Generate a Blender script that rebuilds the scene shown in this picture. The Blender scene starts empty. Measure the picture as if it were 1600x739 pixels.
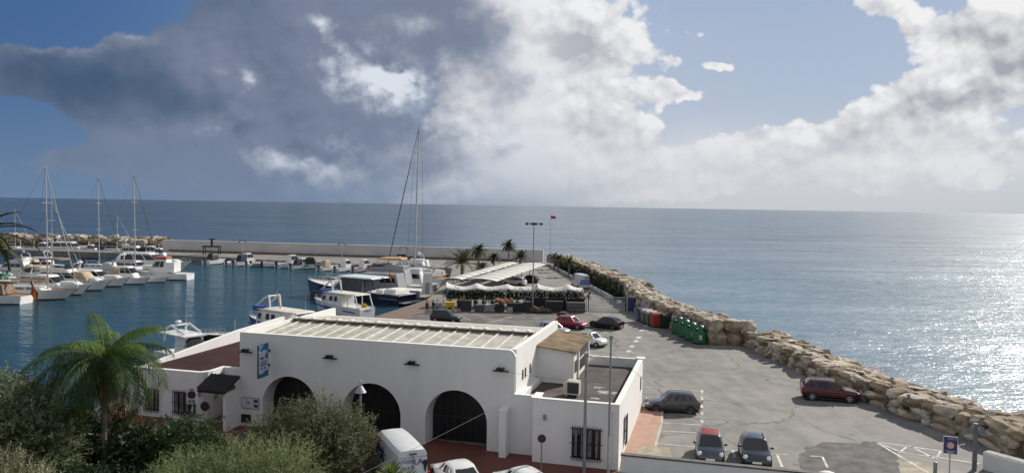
import bpy, bmesh, math, random
from mathutils import Vector, Matrix, noise
R_ = math.radians
random.seed(7)
scene = bpy.context.scene
COL = scene.collection

# ------------------------------------------------------------------ camera
FPX, CAMH, CX, CY = 1200.0, 15.0, 800.0, 369.5
ROLL, PITCH = math.atan2(26, 1600), R_(-2.31414)
_f = Vector((0, math.cos(PITCH), math.sin(PITCH))); _r = Vector((1, 0, 0)); _u = _r.cross(_f)
CR = math.cos(ROLL) * _r + math.sin(ROLL) * _u
CU = -math.sin(ROLL) * _r + math.cos(ROLL) * _u
CF = _f
CAM = Vector((0, 0, CAMH))
cd = bpy.data.cameras.new('camera'); cam = bpy.data.objects.new('camera', cd); COL.objects.link(cam)
cd.sensor_width = 36.0; cd.lens = FPX / 1600 * 36.0; cd.clip_start = 0.5; cd.clip_end = 90000
m = Matrix((CR, CU, -CF)).transposed().to_4x4(); m.translation = CAM; cam.matrix_world = m
scene.camera = cam
def ray(x, y): return (x - CX) / FPX * CR - (y - CY) / FPX * CU + CF
def G(x, y, z=0.0):                       # point on a level plane seen at a photo pixel
    d = ray(x, y); return CAM + d * ((z - CAMH) / d.z)
def AT(x, y, Y):                          # point at a given distance
    d = ray(x, y); return CAM + d * (Y / d.y)
def azel(x, y):
    d = ray(x, y).normalized(); return math.atan2(d.x, d.y), math.asin(d.z)

# ------------------------------------------------------------------ light, sky, exposure
SUN_AZ, SUN_EL = R_(45.5), R_(34)
sd = bpy.data.lights.new('sun', 'SUN'); sd.energy = 4.0; sd.angle = R_(0.5); sd.color = (1.0, 0.94, 0.84)
so = bpy.data.objects.new('sun', sd); COL.objects.link(so)
sv = Vector((math.sin(SUN_AZ) * math.cos(SUN_EL), math.cos(SUN_AZ) * math.cos(SUN_EL), math.sin(SUN_EL)))
so.rotation_euler = sv.to_track_quat('Z', 'Y').to_euler(); so.location = (60, 60, 80)
scene.view_settings.view_transform = 'Standard'; scene.view_settings.look = 'None'
scene.view_settings.exposure = 0.42; scene.view_settings.gamma = 1.0; scene.view_settings.use_curve_mapping = False
scene.cycles.use_denoising = True
scene.cycles.max_bounces = 6; scene.cycles.transparent_max_bounces = 6
scene.cycles.caustics_reflective = False; scene.cycles.caustics_refractive = False

world = bpy.data.worlds.new('World'); scene.world = world; world.use_nodes = True
WN = world.node_tree; WN.nodes.clear()
class X:                                   # tiny expression builder for math nodes
    nt = None
    def __init__(s, k): s.k = k
    @staticmethod
    def op(o, *a, clamp=False):
        n = X.nt.nodes.new('ShaderNodeMath'); n.operation = o; n.use_clamp = clamp
        for i, v in enumerate(a):
            if isinstance(v, X): X.nt.links.new(v.k, n.inputs[i])
            else: n.inputs[i].default_value = v
        return X(n.outputs[0])
    def __add__(s, o): return X.op('ADD', s, o)
    __radd__ = __add__
    def __sub__(s, o): return X.op('SUBTRACT', s, o)
    def __rsub__(s, o): return X.op('SUBTRACT', o, s)
    def __mul__(s, o): return X.op('MULTIPLY', s, o)
    __rmul__ = __mul__
    def __truediv__(s, o): return X.op('DIVIDE', s, o)
    def __neg__(s): return X.op('MULTIPLY', s, -1.0)
    def sat(s): return X.op('ADD', s, 0.0, clamp=True)
def sstep(x, a, b, c=0.0, d=1.0):
    n = X.nt.nodes.new('ShaderNodeMapRange'); n.interpolation_type = 'SMOOTHSTEP'
    X.nt.links.new(x.k, n.inputs[0])
    for i, v in zip((1, 2, 3, 4), (a, b, c, d)): n.inputs[i].default_value = v
    return X(n.outputs[0])
def mixc(f, a, b):
    n = X.nt.nodes.new('ShaderNodeMix'); n.data_type = 'RGBA'
    if isinstance(f, X): X.nt.links.new(f.k, n.inputs[0])
    else: n.inputs[0].default_value = f
    for i, v in ((6, a), (7, b)):
        if isinstance(v, (tuple, list)): n.inputs[i].default_value = (*v, 1)
        else: X.nt.links.new(v, n.inputs[i])
    return n.outputs[2]
def nz(vec, scale, detail=6, rough=0.55, lac=2.0, dist=0.0):
    n = X.nt.nodes.new('ShaderNodeTexNoise'); n.inputs['Scale'].default_value = scale
    n.inputs['Detail'].default_value = detail; n.inputs['Roughness'].default_value = rough
    n.inputs['Lacunarity'].default_value = lac; n.inputs['Distortion'].default_value = dist
    X.nt.links.new(vec, n.inputs['Vector']); return X(n.outputs[0])
def comb(x, y, z=0.0):
    n = X.nt.nodes.new('ShaderNodeCombineXYZ')
    for i, v in enumerate((x, y, z)):
        if isinstance(v, X): X.nt.links.new(v.k, n.inputs[i])
        else: n.inputs[i].default_value = v
    return n.outputs[0]
X.nt = WN
def build_sky():
    tc = WN.nodes.new('ShaderNodeTexCoord'); sp = WN.nodes.new('ShaderNodeSeparateXYZ')
    WN.links.new(tc.outputs['Generated'], sp.inputs[0])
    dx, dy, dz = X(sp.outputs[0]), X(sp.outputs[1]), X(sp.outputs[2])
    az = X.op('ARCTAN2', dx, dy); el = X.op('ARCSINE', dz)
    P = comb(az, el * 1.15, 0.3)
    wx = nz(P, 7, 5, 0.6) - 0.5
    wz = nz(comb(az, el * 1.15, 4.7), 7, 5, 0.6) - 0.5
    a2, e2 = az + wx * 0.11, el + wz * 0.07
    def blob(px, py, rx, ry, amp=1.0, rot=0.0, sharp=1.0):
        a0, e0 = azel(px, py); c, s = math.cos(R_(rot)), math.sin(R_(rot))
        u, v = a2 - a0, e2 - e0
        uu = (u * c + v * s) * (FPX / rx); vv = (v * c - u * s) * (FPX / ry)
        r2 = uu * uu + vv * vv
        return X.op('POWER', 2.71828, -r2) * amp
    def total(lst):
        t = blob(*lst[0])
        for b in lst[1:]: t = t + blob(*b)
        return t
    sky = WN.nodes.new('ShaderNodeTexSky'); sky.sky_type = 'NISHITA'; sky.sun_disc = False
    sky.sun_elevation = SUN_EL; sky.sun_rotation = SUN_AZ; sky.altitude = 20
    sky.air_density = 1.0; sky.dust_density = 1.2; sky.ozone_density = 2.0
    K = 1 / 0.10
    def C(r, g, b): return (r * K, g * K, b * K)
    n1 = nz(P, 9, 9, 0.58)
    n1s = nz(comb(az + 0.02, el * 1.15 + 0.03, 0.3), 9, 9, 0.58)
    nb = nz(comb(az, el * 1.2, 2.1), 22, 7, 0.6)
    nbs = nz(comb(az + 0.008, el * 1.2 + 0.014, 2.1), 22, 7, 0.6)
    big = nz(comb(az * 0.8, el * 1.6, 9.1), 4, 5, 0.5)
    lit = (n1 - n1s) * 2.6 + (nb - nbs) * 1.5
    def puff(ox, oy, sc):
        v = WN.nodes.new('ShaderNodeTexVoronoi'); v.feature = 'F1'; v.inputs['Scale'].default_value = sc
        v.inputs['Detail'].default_value = 2.5; v.inputs['Roughness'].default_value = 0.55; v.inputs['Lacunarity'].default_value = 2.3
        WN.links.new(comb(az + ox + (nb - 0.5) * 0.022, el * 1.2 + oy + (n1 - 0.5) * 0.03, 1.3), v.inputs['Vector'])
        return 1.0 - X(v.outputs['Distance'])
    pf = puff(0, 0, 17.0); pfs = puff(0.006, 0.013, 17.0)
    plit = (pf - pfs)
    ov = sstep(el, 0.34, 0.62)                                  # generic cover above the frame
    # --- the blue, deeper to the left
    left = sstep(az, 0.25, -0.60)
    right = sstep(az, -0.08, 0.22)
    blue = mixc(left * 0.92, sky.outputs[0], C(0.020, 0.070, 0.200))
    blue = mixc(right * 0.85, blue, C(0.180, 0.248, 0.375))
    lowr = X.op('POWER', 2.71828, -(el * 8.0)) * 0.85
    pale = mixc(right, C(0.085, 0.155, 0.265), C(0.40, 0.44, 0.50))
    col = mixc(lowr, blue, pale)
    # --- bright cumulus and veil
    D2 = total([(830, 190, 120, 230, .9), (730, 170, 110, 230, .8), (640, 285, 260, 40, .8), (655, 305, 150, 34, 1.1), (950, 285, 250, 40, .6), (880, 20, 130, 90), (930, 90, 70, 65, .75), (960, 195, 78, 58, .9), (880, 265, 170, 50, .8),
                (1180, 268, 420, 40, 1.0), (1320, 212, 150, 40, 1.05, 18), (1460, 145, 80, 46, 1.15, 14), (1540, 228, 130, 52, 1.05),
                (1580, 55, 85, 75, 1.35, 25), (1465, 52, 48, 24, 1.1), (1368, 8, 62, 26, 1.35), (1112, 98, 30, 10, 1.2), (1035, 100, 45, 14, .55),
                (1078, 154, 32, 9, 1.0), (1020, 145, 40, 12, .8), (1060, 60, 30, 12, .6), (1150, 165, 22, 7, .5), (1590, 160, 30, 10, .6), (1180, 215, 60, 16, .5), (1590, 125, 60, 22, .7), (1240, 192, 45, 16, .9), (1100, 124, 22, 7, .5)])
    d2 = D2 + (n1 - 0.5) * 0.75 + (nb - 0.5) * 0.45 + (pf - 0.6) * 0.75
    a_2 = sstep(d2, 0.26, 0.52)
    shade = total([(900, 72, 42, 30, .85), (1290, 222, 110, 20, .40, 18), (1490, 172, 80, 18, .45, 14), (1575, 98, 60, 22, .5),
                   (925, 205, 50, 28, .45), (1500, 235, 90, 12, .35), (1180, 292, 420, 16, .35), (1340, 190, 40, 14, .3)])
    core = sstep(d2, 0.75, 1.5)
    L2 = (lit * 0.35 + plit * 0.75 + 0.98 - shade * 0.9 - core * 0.16 + (nb - 0.5) * 0.35 + (pf - 0.62) * 0.30).sat()
    c2 = mixc(L2, C(0.285, 0.295, 0.335), C(0.66, 0.66, 0.665))
    col = mixc(a_2, col, c2)
    # --- soft light veil round the bright middle of the sky
    veil = total([(815, 190, 65, 230, .65), (990, 150, 220, 200, .16), (1150, 290, 600, 60, .45), (1250, 240, 500, 45, .25)])
    col = mixc(veil.sat(), col, C(0.56, 0.565, 0.60))
    # --- dark rain cloud filling the left half
    D1 = total([(330, 150, 300, 100), (120, 118, 170, 46, 1.1), (560, 60, 190, 140, 1.2), (370, 40, 140, 70, .9), (560, 210, 190, 90, 1.0), (270, 225, 120, 50, .8),
                (700, 90, 95, 170, .7), (20, 75, 60, 22, .5), (420, 280, 200, 40, .7), (90, 255, 150, 32, .35)])
    D1 = D1 - blob(10, 182, 75, 36, 1.1) - blob(120, 14, 150, 46, 1.3) - blob(20, 40, 130, 24, .5) - blob(60, 220, 90, 22, .4)
    d1 = D1 + (n1 - 0.5) * 0.60 + (nb - 0.5) * 0.28 + (pf - 0.6) * 0.30
    a_1 = sstep(d1, 0.20, 0.52) * sstep(az + wx * 0.5 + (big - 0.5) * 0.25, 0.10, -0.15)
    edge = sstep(d1, 0.75, 0.35)
    bright = total([(622, 126, 40, 24, .62, -10), (560, 108, 110, 50, .26, -20), (600, 170, 110, 60, .10), (120, 70, 60, 10, .42), (222, 72, 20, 8, .35), (350, 112, 60, 34, .22, -30), (380, 130, 14, 22, .22),
                    (330, 196, 95, 22, .24, 10), (518, 38, 24, 14, .24), (640, 30, 30, 18, .15), (490, 250, 60, 34, .30), (395, 245, 50, 22, .22), (760, 205, 50, 20, .3), (480, 120, 60, 30, .06)])
    fade = sstep(az, -0.40, 0.0)
    low = sstep(el, 0.09, 0.0)
    dark = blob(200, 140, 200, 45, .16) + blob(60, 125, 120, 36, .10) + blob(570, 200, 120, 34, .09, 25) + blob(450, 110, 60, 60, .05)
    L1 = (bright * (0.85 + (nb - 0.5) * 1.4 + lit * 0.6 + plit * 1.2) + lit * 0.07 + (big - 0.5) * 0.30 + (n1 - 0.5) * 0.22 + (nb - 0.5) * 0.10 + fade * 0.27 + low * 0.16 + 0.30 - dark).sat()
    c1a = mixc(sstep(L1, 0.0, 0.5), C(0.040, 0.072, 0.132), C(0.138, 0.168, 0.238))
    c1 = mixc(sstep(L1, 0.48, 1.05), c1a, C(0.54, 0.575, 0.63))
    col = mixc(a_1, col, c1)
    # --- hazy band on the horizon
    hz = X.op('POWER', 2.71828, -(el * 22.0)) * (1.0 - left * 0.2)
    col = mixc((hz * 0.85).sat(), col, mixc(right, C(0.122, 0.180, 0.270), C(0.42, 0.435, 0.46)))
    # --- unseen broken cover added overhead, paler behind the viewer to lift the shaded facade
    back = sstep(X.op('ABSOLUTE', az), 0.75, 1.2)
    cover = X.op('MAXIMUM', ov, back)
    gl = sstep(n1 + (big - 0.5) * 0.6, 0.30, 0.62)
    col = mixc(cover * (gl * 0.5 + 0.40), col, mixc(back, C(0.17, 0.175, 0.19), C(0.40, 0.40, 0.405)))
    bg = WN.nodes.new('ShaderNodeBackground'); out = WN.nodes.new('ShaderNodeOutputWorld')
    bg.inputs['Strength'].default_value = 0.10
    WN.links.new(col, bg.inputs['Color']); WN.links.new(bg.outputs[0], out.inputs['Surface'])
build_sky()

# ------------------------------------------------------------------ mesh helpers
class MB:
    def __init__(s): s.v = []; s.f = []; s.m = []
    def add(s, vs, fs, mi=0, M=None):
        o = len(s.v)
        s.v += [tuple(M @ Vector(v)) for v in vs] if M is not None else [tuple(v) for v in vs]
        for k in fs: s.f.append([i + o for i in k]); s.m.append(mi)
        return s
    def bx(s, x0, x1, y0, y1, z0, z1, mi=0, M=None):
        return s.add([(x0,y0,z0),(x1,y0,z0),(x1,y1,z0),(x0,y1,z0),(x0,y0,z1),(x1,y0,z1),(x1,y1,z1),(x0,y1,z1)],
                     [(0,3,2,1),(4,5,6,7),(0,1,5,4),(1,2,6,5),(2,3,7,6),(3,0,4,7)], mi, M)
    def tube(s, p, q, r0, r1=None, n=8, mi=0):
        p, q = Vector(p), Vector(q); r1 = r0 if r1 is None else r1
        d = (q - p); 
        if d.length < 1e-6: return s
        d.normalize(); a = d.orthogonal().normalized(); b = d.cross(a)
        vs = []
        for c, r in ((p, r0), (q, r1)):
            for i in range(n):
                t = 2 * math.pi * i / n; vs.append(c + (a * math.cos(t) + b * math.sin(t)) * r)
        fs = [(i, (i + 1) % n, n + (i + 1) % n, n + i) for i in range(n)] + [tuple(range(n))[::-1], tuple(range(n, 2 * n))]
        return s.add(vs, fs, mi)
    def path(s, pts, r, n=6, mi=0):
        for i in range(len(pts) - 1):
            ra = r[i] if isinstance(r, (list, tuple)) else r; rb = r[i + 1] if isinstance(r, (list, tuple)) else r
            s.tube(pts[i], pts[i + 1], ra, rb, n, mi)
        return s
    def lathe(s, prof, n=16, mi=0, M=None):
        vs = []; fs = []
        for r, z in prof:
            for i in range(n):
                t = 2 * math.pi * i / n; vs.append((r * math.cos(t), r * math.sin(t), z))
        for k in range(len(prof) - 1):
            for i in range(n):
                j = (i + 1) % n; fs.append((k * n + i, k * n + j, (k + 1) * n + j, (k + 1) * n + i))
        fs.append(tuple(range(n))[::-1]); fs.append(tuple(range((len(prof) - 1) * n, len(prof) * n)))
        return s.add(vs, fs, mi, M)
    def loft(s, secs, mi=0, close=False, cap=False, fm=None):
        n = len(secs[0]); vs = [p for c in secs for p in c]; o = len(s.v); s.v += [tuple(p) for p in vs]
        for k in range(len(secs) - 1):
            for i in range(n if close else n - 1):
                j = (i + 1) % n
                s.f.append([o + k * n + i, o + (k + 1) * n + i, o + (k + 1) * n + j, o + k * n + j]); s.m.append(fm(k, i) if fm else mi)
        if cap:
            s.f.append([o + i for i in range(n)]); s.m.append(mi)
            s.f.append([o + (len(secs) - 1) * n + i for i in range(n)][::-1]); s.m.append(mi)
        return s
    def prism(s, poly, z0, z1, mi=0, M=None):
        n = len(poly); vs = [(x, y, z0) for x, y in poly] + [(x, y, z1) for x, y in poly]
        return s.add(vs, [tuple(range(n))[::-1], tuple(range(n, 2 * n))] + [(i, (i + 1) % n, n + (i + 1) % n, n + i) for i in range(n)], mi, M)
    def prism_y(s, poly, y0, y1, mi=0, M=None):            # polygon in x,z pushed along y
        n = len(poly); vs = [(x, y0, z) for x, z in poly] + [(x, y1, z) for x, z in poly]
        return s.add(vs, [tuple(range(n)), tuple(range(n, 2 * n))[::-1]] + [(i, n + i, n + (i + 1) % n, (i + 1) % n) for i in range(n)], mi, M)
    def ell(s, c, rx, ry, rz, n=10, k=6, mi=0):
        prof = [(max(0.001, math.sin(math.pi * i / k)), -math.cos(math.pi * i / k)) for i in range(k + 1)]
        return s.lathe(prof, n, mi, Matrix.Translation(c) @ Matrix.Diagonal((rx, ry, rz, 1)))
    def quad(s, a, b, c, d, mi=0): return s.add([a, b, c, d], [(0, 1, 2, 3)], mi)
    def build(s, name, mats, parent=None, smooth=None, loc=None, rz=0.0, fix=True):
        me = bpy.data.meshes.new(name); me.from_pydata(s.v, [], s.f)
        for mt in (mats if isinstance(mats, (list, tuple)) else [mats]): me.materials.append(mt)
        me.polygons.foreach_set('material_index', s.m)
        if fix:
            b = bmesh.new(); b.from_mesh(me); bmesh.ops.recalc_face_normals(b, faces=b.faces); b.to_mesh(me); b.free()
        if smooth:
            me.polygons.foreach_set('use_smooth', [True] * len(me.polygons)); me.set_sharp_from_angle(angle=R_(smooth))
        me.update()
        o = bpy.data.objects.new(name, me); COL.objects.link(o)
        if parent is not None: o.parent = parent
        if loc is not None: o.location = loc
        if rz: o.rotation_euler.z = rz
        return o
def tag(o, label=None, cat=None, group=None, kind=None):
    if label: o['label'] = label
    if cat: o['category'] = cat
    if group: o['group'] = group
    if kind: o['kind'] = kind
    return o
def thing(name, label, cat, loc=(0, 0, 0), rz=0.0, group=None):
    o = bpy.data.objects.new(name, None); COL.objects.link(o); o.empty_display_size = 0.3
    o.location = loc; o.rotation_euler.z = rz
    return tag(o, label, cat, group)
def kids(o): return [c for c in COL.objects if c.parent == o]
def copy_tree(o, parent=None):
    c = o.copy(); COL.objects.link(c)
    if parent is not None: c.parent = parent
    for ch in kids(o): copy_tree(ch, c)
    return c
def text(s, size, mat, parent, M, name='lettering', align='CENTER'):
    cu = bpy.data.curves.new(name, 'FONT'); cu.body = s; cu.size = size; cu.extrude = 0.004
    cu.align_x = align; cu.align_y = 'CENTER'; cu.materials.append(mat)
    tmp = bpy.data.objects.new(name, cu); COL.objects.link(tmp)
    me = bpy.data.meshes.new_from_object(tmp.evaluated_get(bpy.context.evaluated_depsgraph_get())); bpy.data.objects.remove(tmp)
    o = bpy.data.objects.new(name, me); COL.objects.link(o); o.parent = parent; o.matrix_local = M
    return o

# ------------------------------------------------------------------ materials
MATS = {}
def mat(name, col, rough=0.6, var=0.12, scale=3.0, bump=0.0, bscale=20.0, metal=0.0, coat=0.0, spec=0.5, streak=False, island=0.0, sss=0.0):
    if name in MATS: return MATS[name]
    m = bpy.data.materials.new(name); m.use_nodes = True; nt = m.node_tree; X.nt = nt
    b = nt.nodes['Principled BSDF']
    b.inputs['Roughness'].default_value = rough; b.inputs['Metallic'].default_value = metal
    b.inputs['Coat Weight'].default_value = coat; b.inputs['Specular IOR Level'].default_value = spec
    tc = nt.nodes.new('ShaderNodeTexCoord'); vec = tc.outputs['Object']
    if streak:
        mp = nt.nodes.new('ShaderNodeMapping'); mp.inputs['Scale'].default_value = (1, 1, 0.18); nt.links.new(vec, mp.inputs[0]); vec = mp.outputs[0]
    f = nz(vec, scale, 6, 0.6)
    lo = tuple(c * (1 - var * 1.6) for c in col); hi = tuple(min(1, c * (1 + var * 1.3)) for c in col)
    c = mixc(sstep(f, 0.3, 0.7), lo, hi)
    if island:
        g = nt.nodes.new('ShaderNodeNewGeometry'); r = X(g.outputs['Random Per Island'])
        k = nt.nodes.new('ShaderNodeHueSaturation'); nt.links.new(c, k.inputs['Color'])
        nt.links.new((r * (2 * island) + (1 - island)).k, k.inputs['Value'])
        nt.links.new((r * 0.05 + 0.475).k, k.inputs['Hue']); c = k.outputs[0]
    nt.links.new(c, b.inputs['Base Color'])
    if bump:
        bn = nt.nodes.new('ShaderNodeBump'); bn.inputs['Strength'].default_value = bump; bn.inputs['Distance'].default_value = 0.05
        nt.links.new(nz(tc.outputs['Object'], bscale, 4, 0.6).k, bn.inputs['Height']); nt.links.new(bn.outputs[0], b.inputs['Normal'])
    if sss:
        b.inputs['Transmission Weight'].default_value = 0.0
    MATS[name] = m; return m
def leafmat(name, col, var=0.25, island=0.35, trans=0.35, rough=0.5):
    if name in MATS: return MATS[name]
    m = mat(name, col, rough, var, 0.7, island=island, spec=0.4); nt = m.node_tree; X.nt = nt
    b = nt.nodes['Principled BSDF']; out = nt.nodes['Material Output']; b.inputs['Specular IOR Level'].default_value = 0.2; b.inputs['Roughness'].default_value = max(rough, .6)
    t = nt.nodes.new('ShaderNodeBsdfTranslucent'); ms = nt.nodes.new('ShaderNodeMixShader'); ms.inputs[0].default_value = trans
    src = b.inputs['Base Color'].links[0].from_socket; nt.links.new(src, t.inputs[0])
    nt.links.new(b.outputs[0], ms.inputs[1]); nt.links.new(t.outputs[0], ms.inputs[2]); nt.links.new(ms.outputs[0], out.inputs[0])
    return m
WHITEW = mat('white_plaster', (0.76, 0.755, 0.74), 0.85, 0.022, 1.0, 0.2, 9, streak=True, spec=0.2)
GREYMET = mat('grey_metal', (0.28, 0.29, 0.30), 0.45, 0.1, 4, metal=0.4)
DARKMET = mat('dark_metal', (0.025, 0.026, 0.03), 0.5, 0.15, 4)
BLACK = mat('black_plastic', (0.012, 0.012, 0.014), 0.5, 0.1, 5)
RUBBER = mat('tyre_rubber', (0.018, 0.018, 0.019), 0.8, 0.15, 8)
GLASS = mat('window_glass', (0.012, 0.016, 0.02), 0.04, 0.2, 2, spec=0.8)
ALLOY = mat('wheel_alloy', (0.5, 0.5, 0.52), 0.3, 0.05, 4, metal=0.7)
PLATE = mat('plate_white', (0.75, 0.75, 0.72), 0.4, 0.03, 4)
REDLAMP = mat('red_lens', (0.35, 0.012, 0.012), 0.15, 0.1, 6, spec=0.6)
CLEARLAMP = mat('clear_lens', (0.65, 0.68, 0.72), 0.08, 0.1, 6, spec=0.8)
WHITEGEL = mat('white_gelcoat', (0.74, 0.74, 0.73), 0.3, 0.05, 0.8, coat=0.3)
CREAM = mat('cream_canvas', (0.48, 0.38, 0.25), 0.8, 0.12, 2)
TEAK = mat('teak_deck', (0.33, 0.19, 0.09), 0.7, 0.15, 3)
NAVY = mat('navy_paint', (0.008, 0.013, 0.04), 0.15, 0.1, 1, coat=0.6)
BLUEP = mat('blue_paint', (0.02, 0.06, 0.24), 0.35, 0.1, 2)
YGREY = mat('yacht_grey', (0.30, 0.31, 0.33), 0.3, 0.06, 1, coat=0.4)
ALUM = mat('mast_aluminium', (0.52, 0.52, 0.52), 0.35, 0.06, 2, metal=0.5)
WIRE = mat('rigging_wire', (0.10, 0.10, 0.11), 0.5, 0.1, 4)
CONC = mat('pale_concrete', (0.40, 0.39, 0.37), 0.9, 0.16, 0.5, 0.3, 6)
BROWNW = mat('brown_wood', (0.16, 0.085, 0.045), 0.7, 0.2, 5)
# ------------------------------------------------------------------ ground, water
TH = R_(-15); OB = Vector((0.40729, 45.96124, 0))
EXv = Vector((math.cos(TH), math.sin(TH), 0)); EYv = Vector((-math.sin(TH), math.cos(TH), 0))
def L(x, y, z=0.0): return OB + EXv * x + EYv * y + Vector((0, 0, z))
WZ = -1.5
def water_mat(name, deep, rough, big, small, amt, teal=None, refl=0.55, broad=0.0, rough2=0.36, shallow=None):
    m = bpy.data.materials.new(name); m.use_nodes = True; nt = m.node_tree; X.nt = nt; nt.nodes.clear()
    out = nt.nodes.new('ShaderNodeOutputMaterial'); df = nt.nodes.new('ShaderNodeBsdfDiffuse'); gl = nt.nodes.new('ShaderNodeBsdfGlossy'); mx = nt.nodes.new('ShaderNodeMixShader')
    fr = nt.nodes.new('ShaderNodeFresnel'); fr.inputs['IOR'].default_value = 1.333; gl.inputs['Roughness'].default_value = rough; gl.inputs['Color'].default_value = (.84, .90, .94, 1)
    tc = nt.nodes.new('ShaderNodeTexCoord'); v = tc.outputs['Object']
    mp = nt.nodes.new('ShaderNodeMapping'); mp.inputs['Scale'].default_value = (0.45, 1, 1); mp.inputs['Rotation'].default_value = (0, 0, R_(12)); nt.links.new(v, mp.inputs[0])
    p1 = nz(mp.outputs[0], big, 5, 0.62); p2 = nz(mp.outputs[0], small, 3, 0.6); p3 = nz(v, small * 3.3, 2, 0.5)
    mq = nt.nodes.new('ShaderNodeMapping'); mq.inputs['Scale'].default_value = (0.22, 1, 1); nt.links.new(v, mq.inputs[0])
    patch = nz(mq.outputs[0], 0.010, 5, 0.6); gust = nz(mq.outputs[0], 0.03, 4, 0.6, dist=0.5)
    h = (p1 * 1.0 + p2 * 0.35 + p3 * 0.10) * (gust * 1.1 + 0.45)
    bn = nt.nodes.new('ShaderNodeBump'); bn.inputs['Strength'].default_value = 1.0; bn.inputs['Distance'].default_value = amt
    nt.links.new(h.k, bn.inputs['Height'])
    g2 = nt.nodes.new('ShaderNodeBsdfGlossy'); g2.inputs['Roughness'].default_value = rough2; gm = nt.nodes.new('ShaderNodeMixShader'); gm.inputs[0].default_value = broad
    nt.links.new(gl.outputs[0], gm.inputs[1]); nt.links.new(g2.outputs[0], gm.inputs[2])
    for n in (df, gl, g2, fr): nt.links.new(bn.outputs[0], n.inputs['Normal'])
    wc = mixc(sstep(patch, 0.40, 0.62), deep, teal or deep)
    if shallow:                                                 # paler green water over the sandy shallows off the boulders
        sp = nt.nodes.new('ShaderNodeSeparateXYZ'); nt.links.new(v, sp.inputs[0])
        wc = mixc(sstep(X(sp.outputs[1]) + (gust - 0.5) * 260.0, 420, 40) * sstep(X(sp.outputs[0]) + (gust - 0.5) * 60.0, -10, 40), wc, shallow)
    nt.links.new(wc, df.inputs['Color'])
    rip = nz(mp.outputs[0], 0.8, 6, 0.8); swell = nz(mq.outputs[0], 0.09, 5, 0.7)
    k = 0.35 + gust * 0.55 + (rip - 0.5) * 1.9 + (swell - 0.5) * 1.0 + 0.35
    nt.links.new((X(fr.outputs[0]) * (k * refl)).sat().k, mx.inputs[0])
    nt.links.new(df.outputs[0], mx.inputs[1]); nt.links.new(gm.outputs[0], mx.inputs[2]); nt.links.new(mx.outputs[0], out.inputs['Surface'])
    return m
SEA = water_mat('sea_water', (0.006, 0.021, 0.037), 0.16, 0.16, 0.9, 0.58, (0.011, 0.045, 0.060), 0.60, 0.26, 0.30, (0.024, 0.090, 0.114))
HARB = water_mat('harbour_water', (0.014, 0.050, 0.076), 0.06, 0.25, 1.1, 0.26, (0.018, 0.068, 0.092), 0.75)
# one sea sheet, dense near, out past the horizon
sb = MB()
rings = [-200, 20, 200, 600, 2000, 8000, 40000]
xs = [-60000, -8000, -1500, -300, 300, 1500, 8000, 60000]
for j in range(len(rings)):
    for x in xs: sb.v.append((x, rings[j], WZ))
for j in range(len(rings) - 1):
    for i in range(len(xs) - 1):
        a = j * len(xs) + i; sb.f.append([a, a + 1, a + len(xs) + 1, a + len(xs)]); sb.m.append(0)
tag(sb.build('sea', SEA), kind='structure')

def asphalt():
    m = bpy.data.materials.new('worn_asphalt'); m.use_nodes = True; nt = m.node_tree; X.nt = nt
    b = nt.nodes['Principled BSDF']; b.inputs['Specular IOR Level'].default_value = 0.35
    tc = nt.nodes.new('ShaderNodeTexCoord'); v = tc.outputs['Object']
    big = nz(v, 0.09, 5, 0.6, dist=0.6); mid = nz(v, 0.55, 5, 0.65); fine = nz(v, 22, 3, 0.7)
    mp = nt.nodes.new('ShaderNodeMapping'); mp.inputs['Scale'].default_value = (1, 0.16, 1); mp.inputs['Rotation'].default_value = (0, 0, R_(20)); nt.links.new(v, mp.inputs[0])
    streak = nz(mp.outputs[0], 0.7, 4, 0.6)
    vo = nt.nodes.new('ShaderNodeTexVoronoi'); vo.feature = 'DISTANCE_TO_EDGE'; vo.inputs['Scale'].default_value = 0.085
    wv = nt.nodes.new('ShaderNodeVectorMath'); wv.operation = 'ADD'
    nn = nt.nodes.new('ShaderNodeTexNoise'); nn.inputs['Scale'].default_value = 0.5; nn.inputs['Detail'].default_value = 5
    sc = nt.nodes.new('ShaderNodeVectorMath'); sc.operation = 'SCALE'; sc.inputs['Scale'].default_value = 2.4
    nt.links.new(v, nn.inputs['Vector']); nt.links.new(nn.outputs['Color'], sc.inputs[0]); nt.links.new(v, wv.inputs[0]); nt.links.new(sc.outputs[0], wv.inputs[1]); nt.links.new(wv.outputs[0], vo.inputs['Vector'])
    crack = sstep(X(vo.outputs['Distance']), 0.014, 0.004) * sstep(mid, 0.38, 0.52)
    t = big * 0.9 + (mid - 0.5) * 0.75 + streak * 0.5 + (fine - 0.5) * 0.9 + 0.18
    c = mixc(sstep(t, 0.45, 1.25), (0.125, 0.121, 0.114), (0.285, 0.273, 0.255))
    stain = sstep(nz(v, 0.32, 4, 0.7), 0.60, 0.72)
    c = mixc(stain * 0.6, c, (0.07, 0.066, 0.062))
    c = mixc(crack * 0.5, c, (0.045, 0.043, 0.04))
    nt.links.new(c, b.inputs['Base Color'])
    nt.links.new(sstep(big, 0.35, 0.65, 0.78, 0.92).k, b.inputs['Roughness'])
    bn = nt.nodes.new('ShaderNodeBump'); bn.inputs['Strength'].default_value = 0.35; bn.inputs['Distance'].default_value = 0.02
    nt.links.new(fine.k, bn.inputs['Height']); nt.links.new(bn.outputs[0], b.inputs['Normal'])
    return m
ASPH = asphalt()
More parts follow.
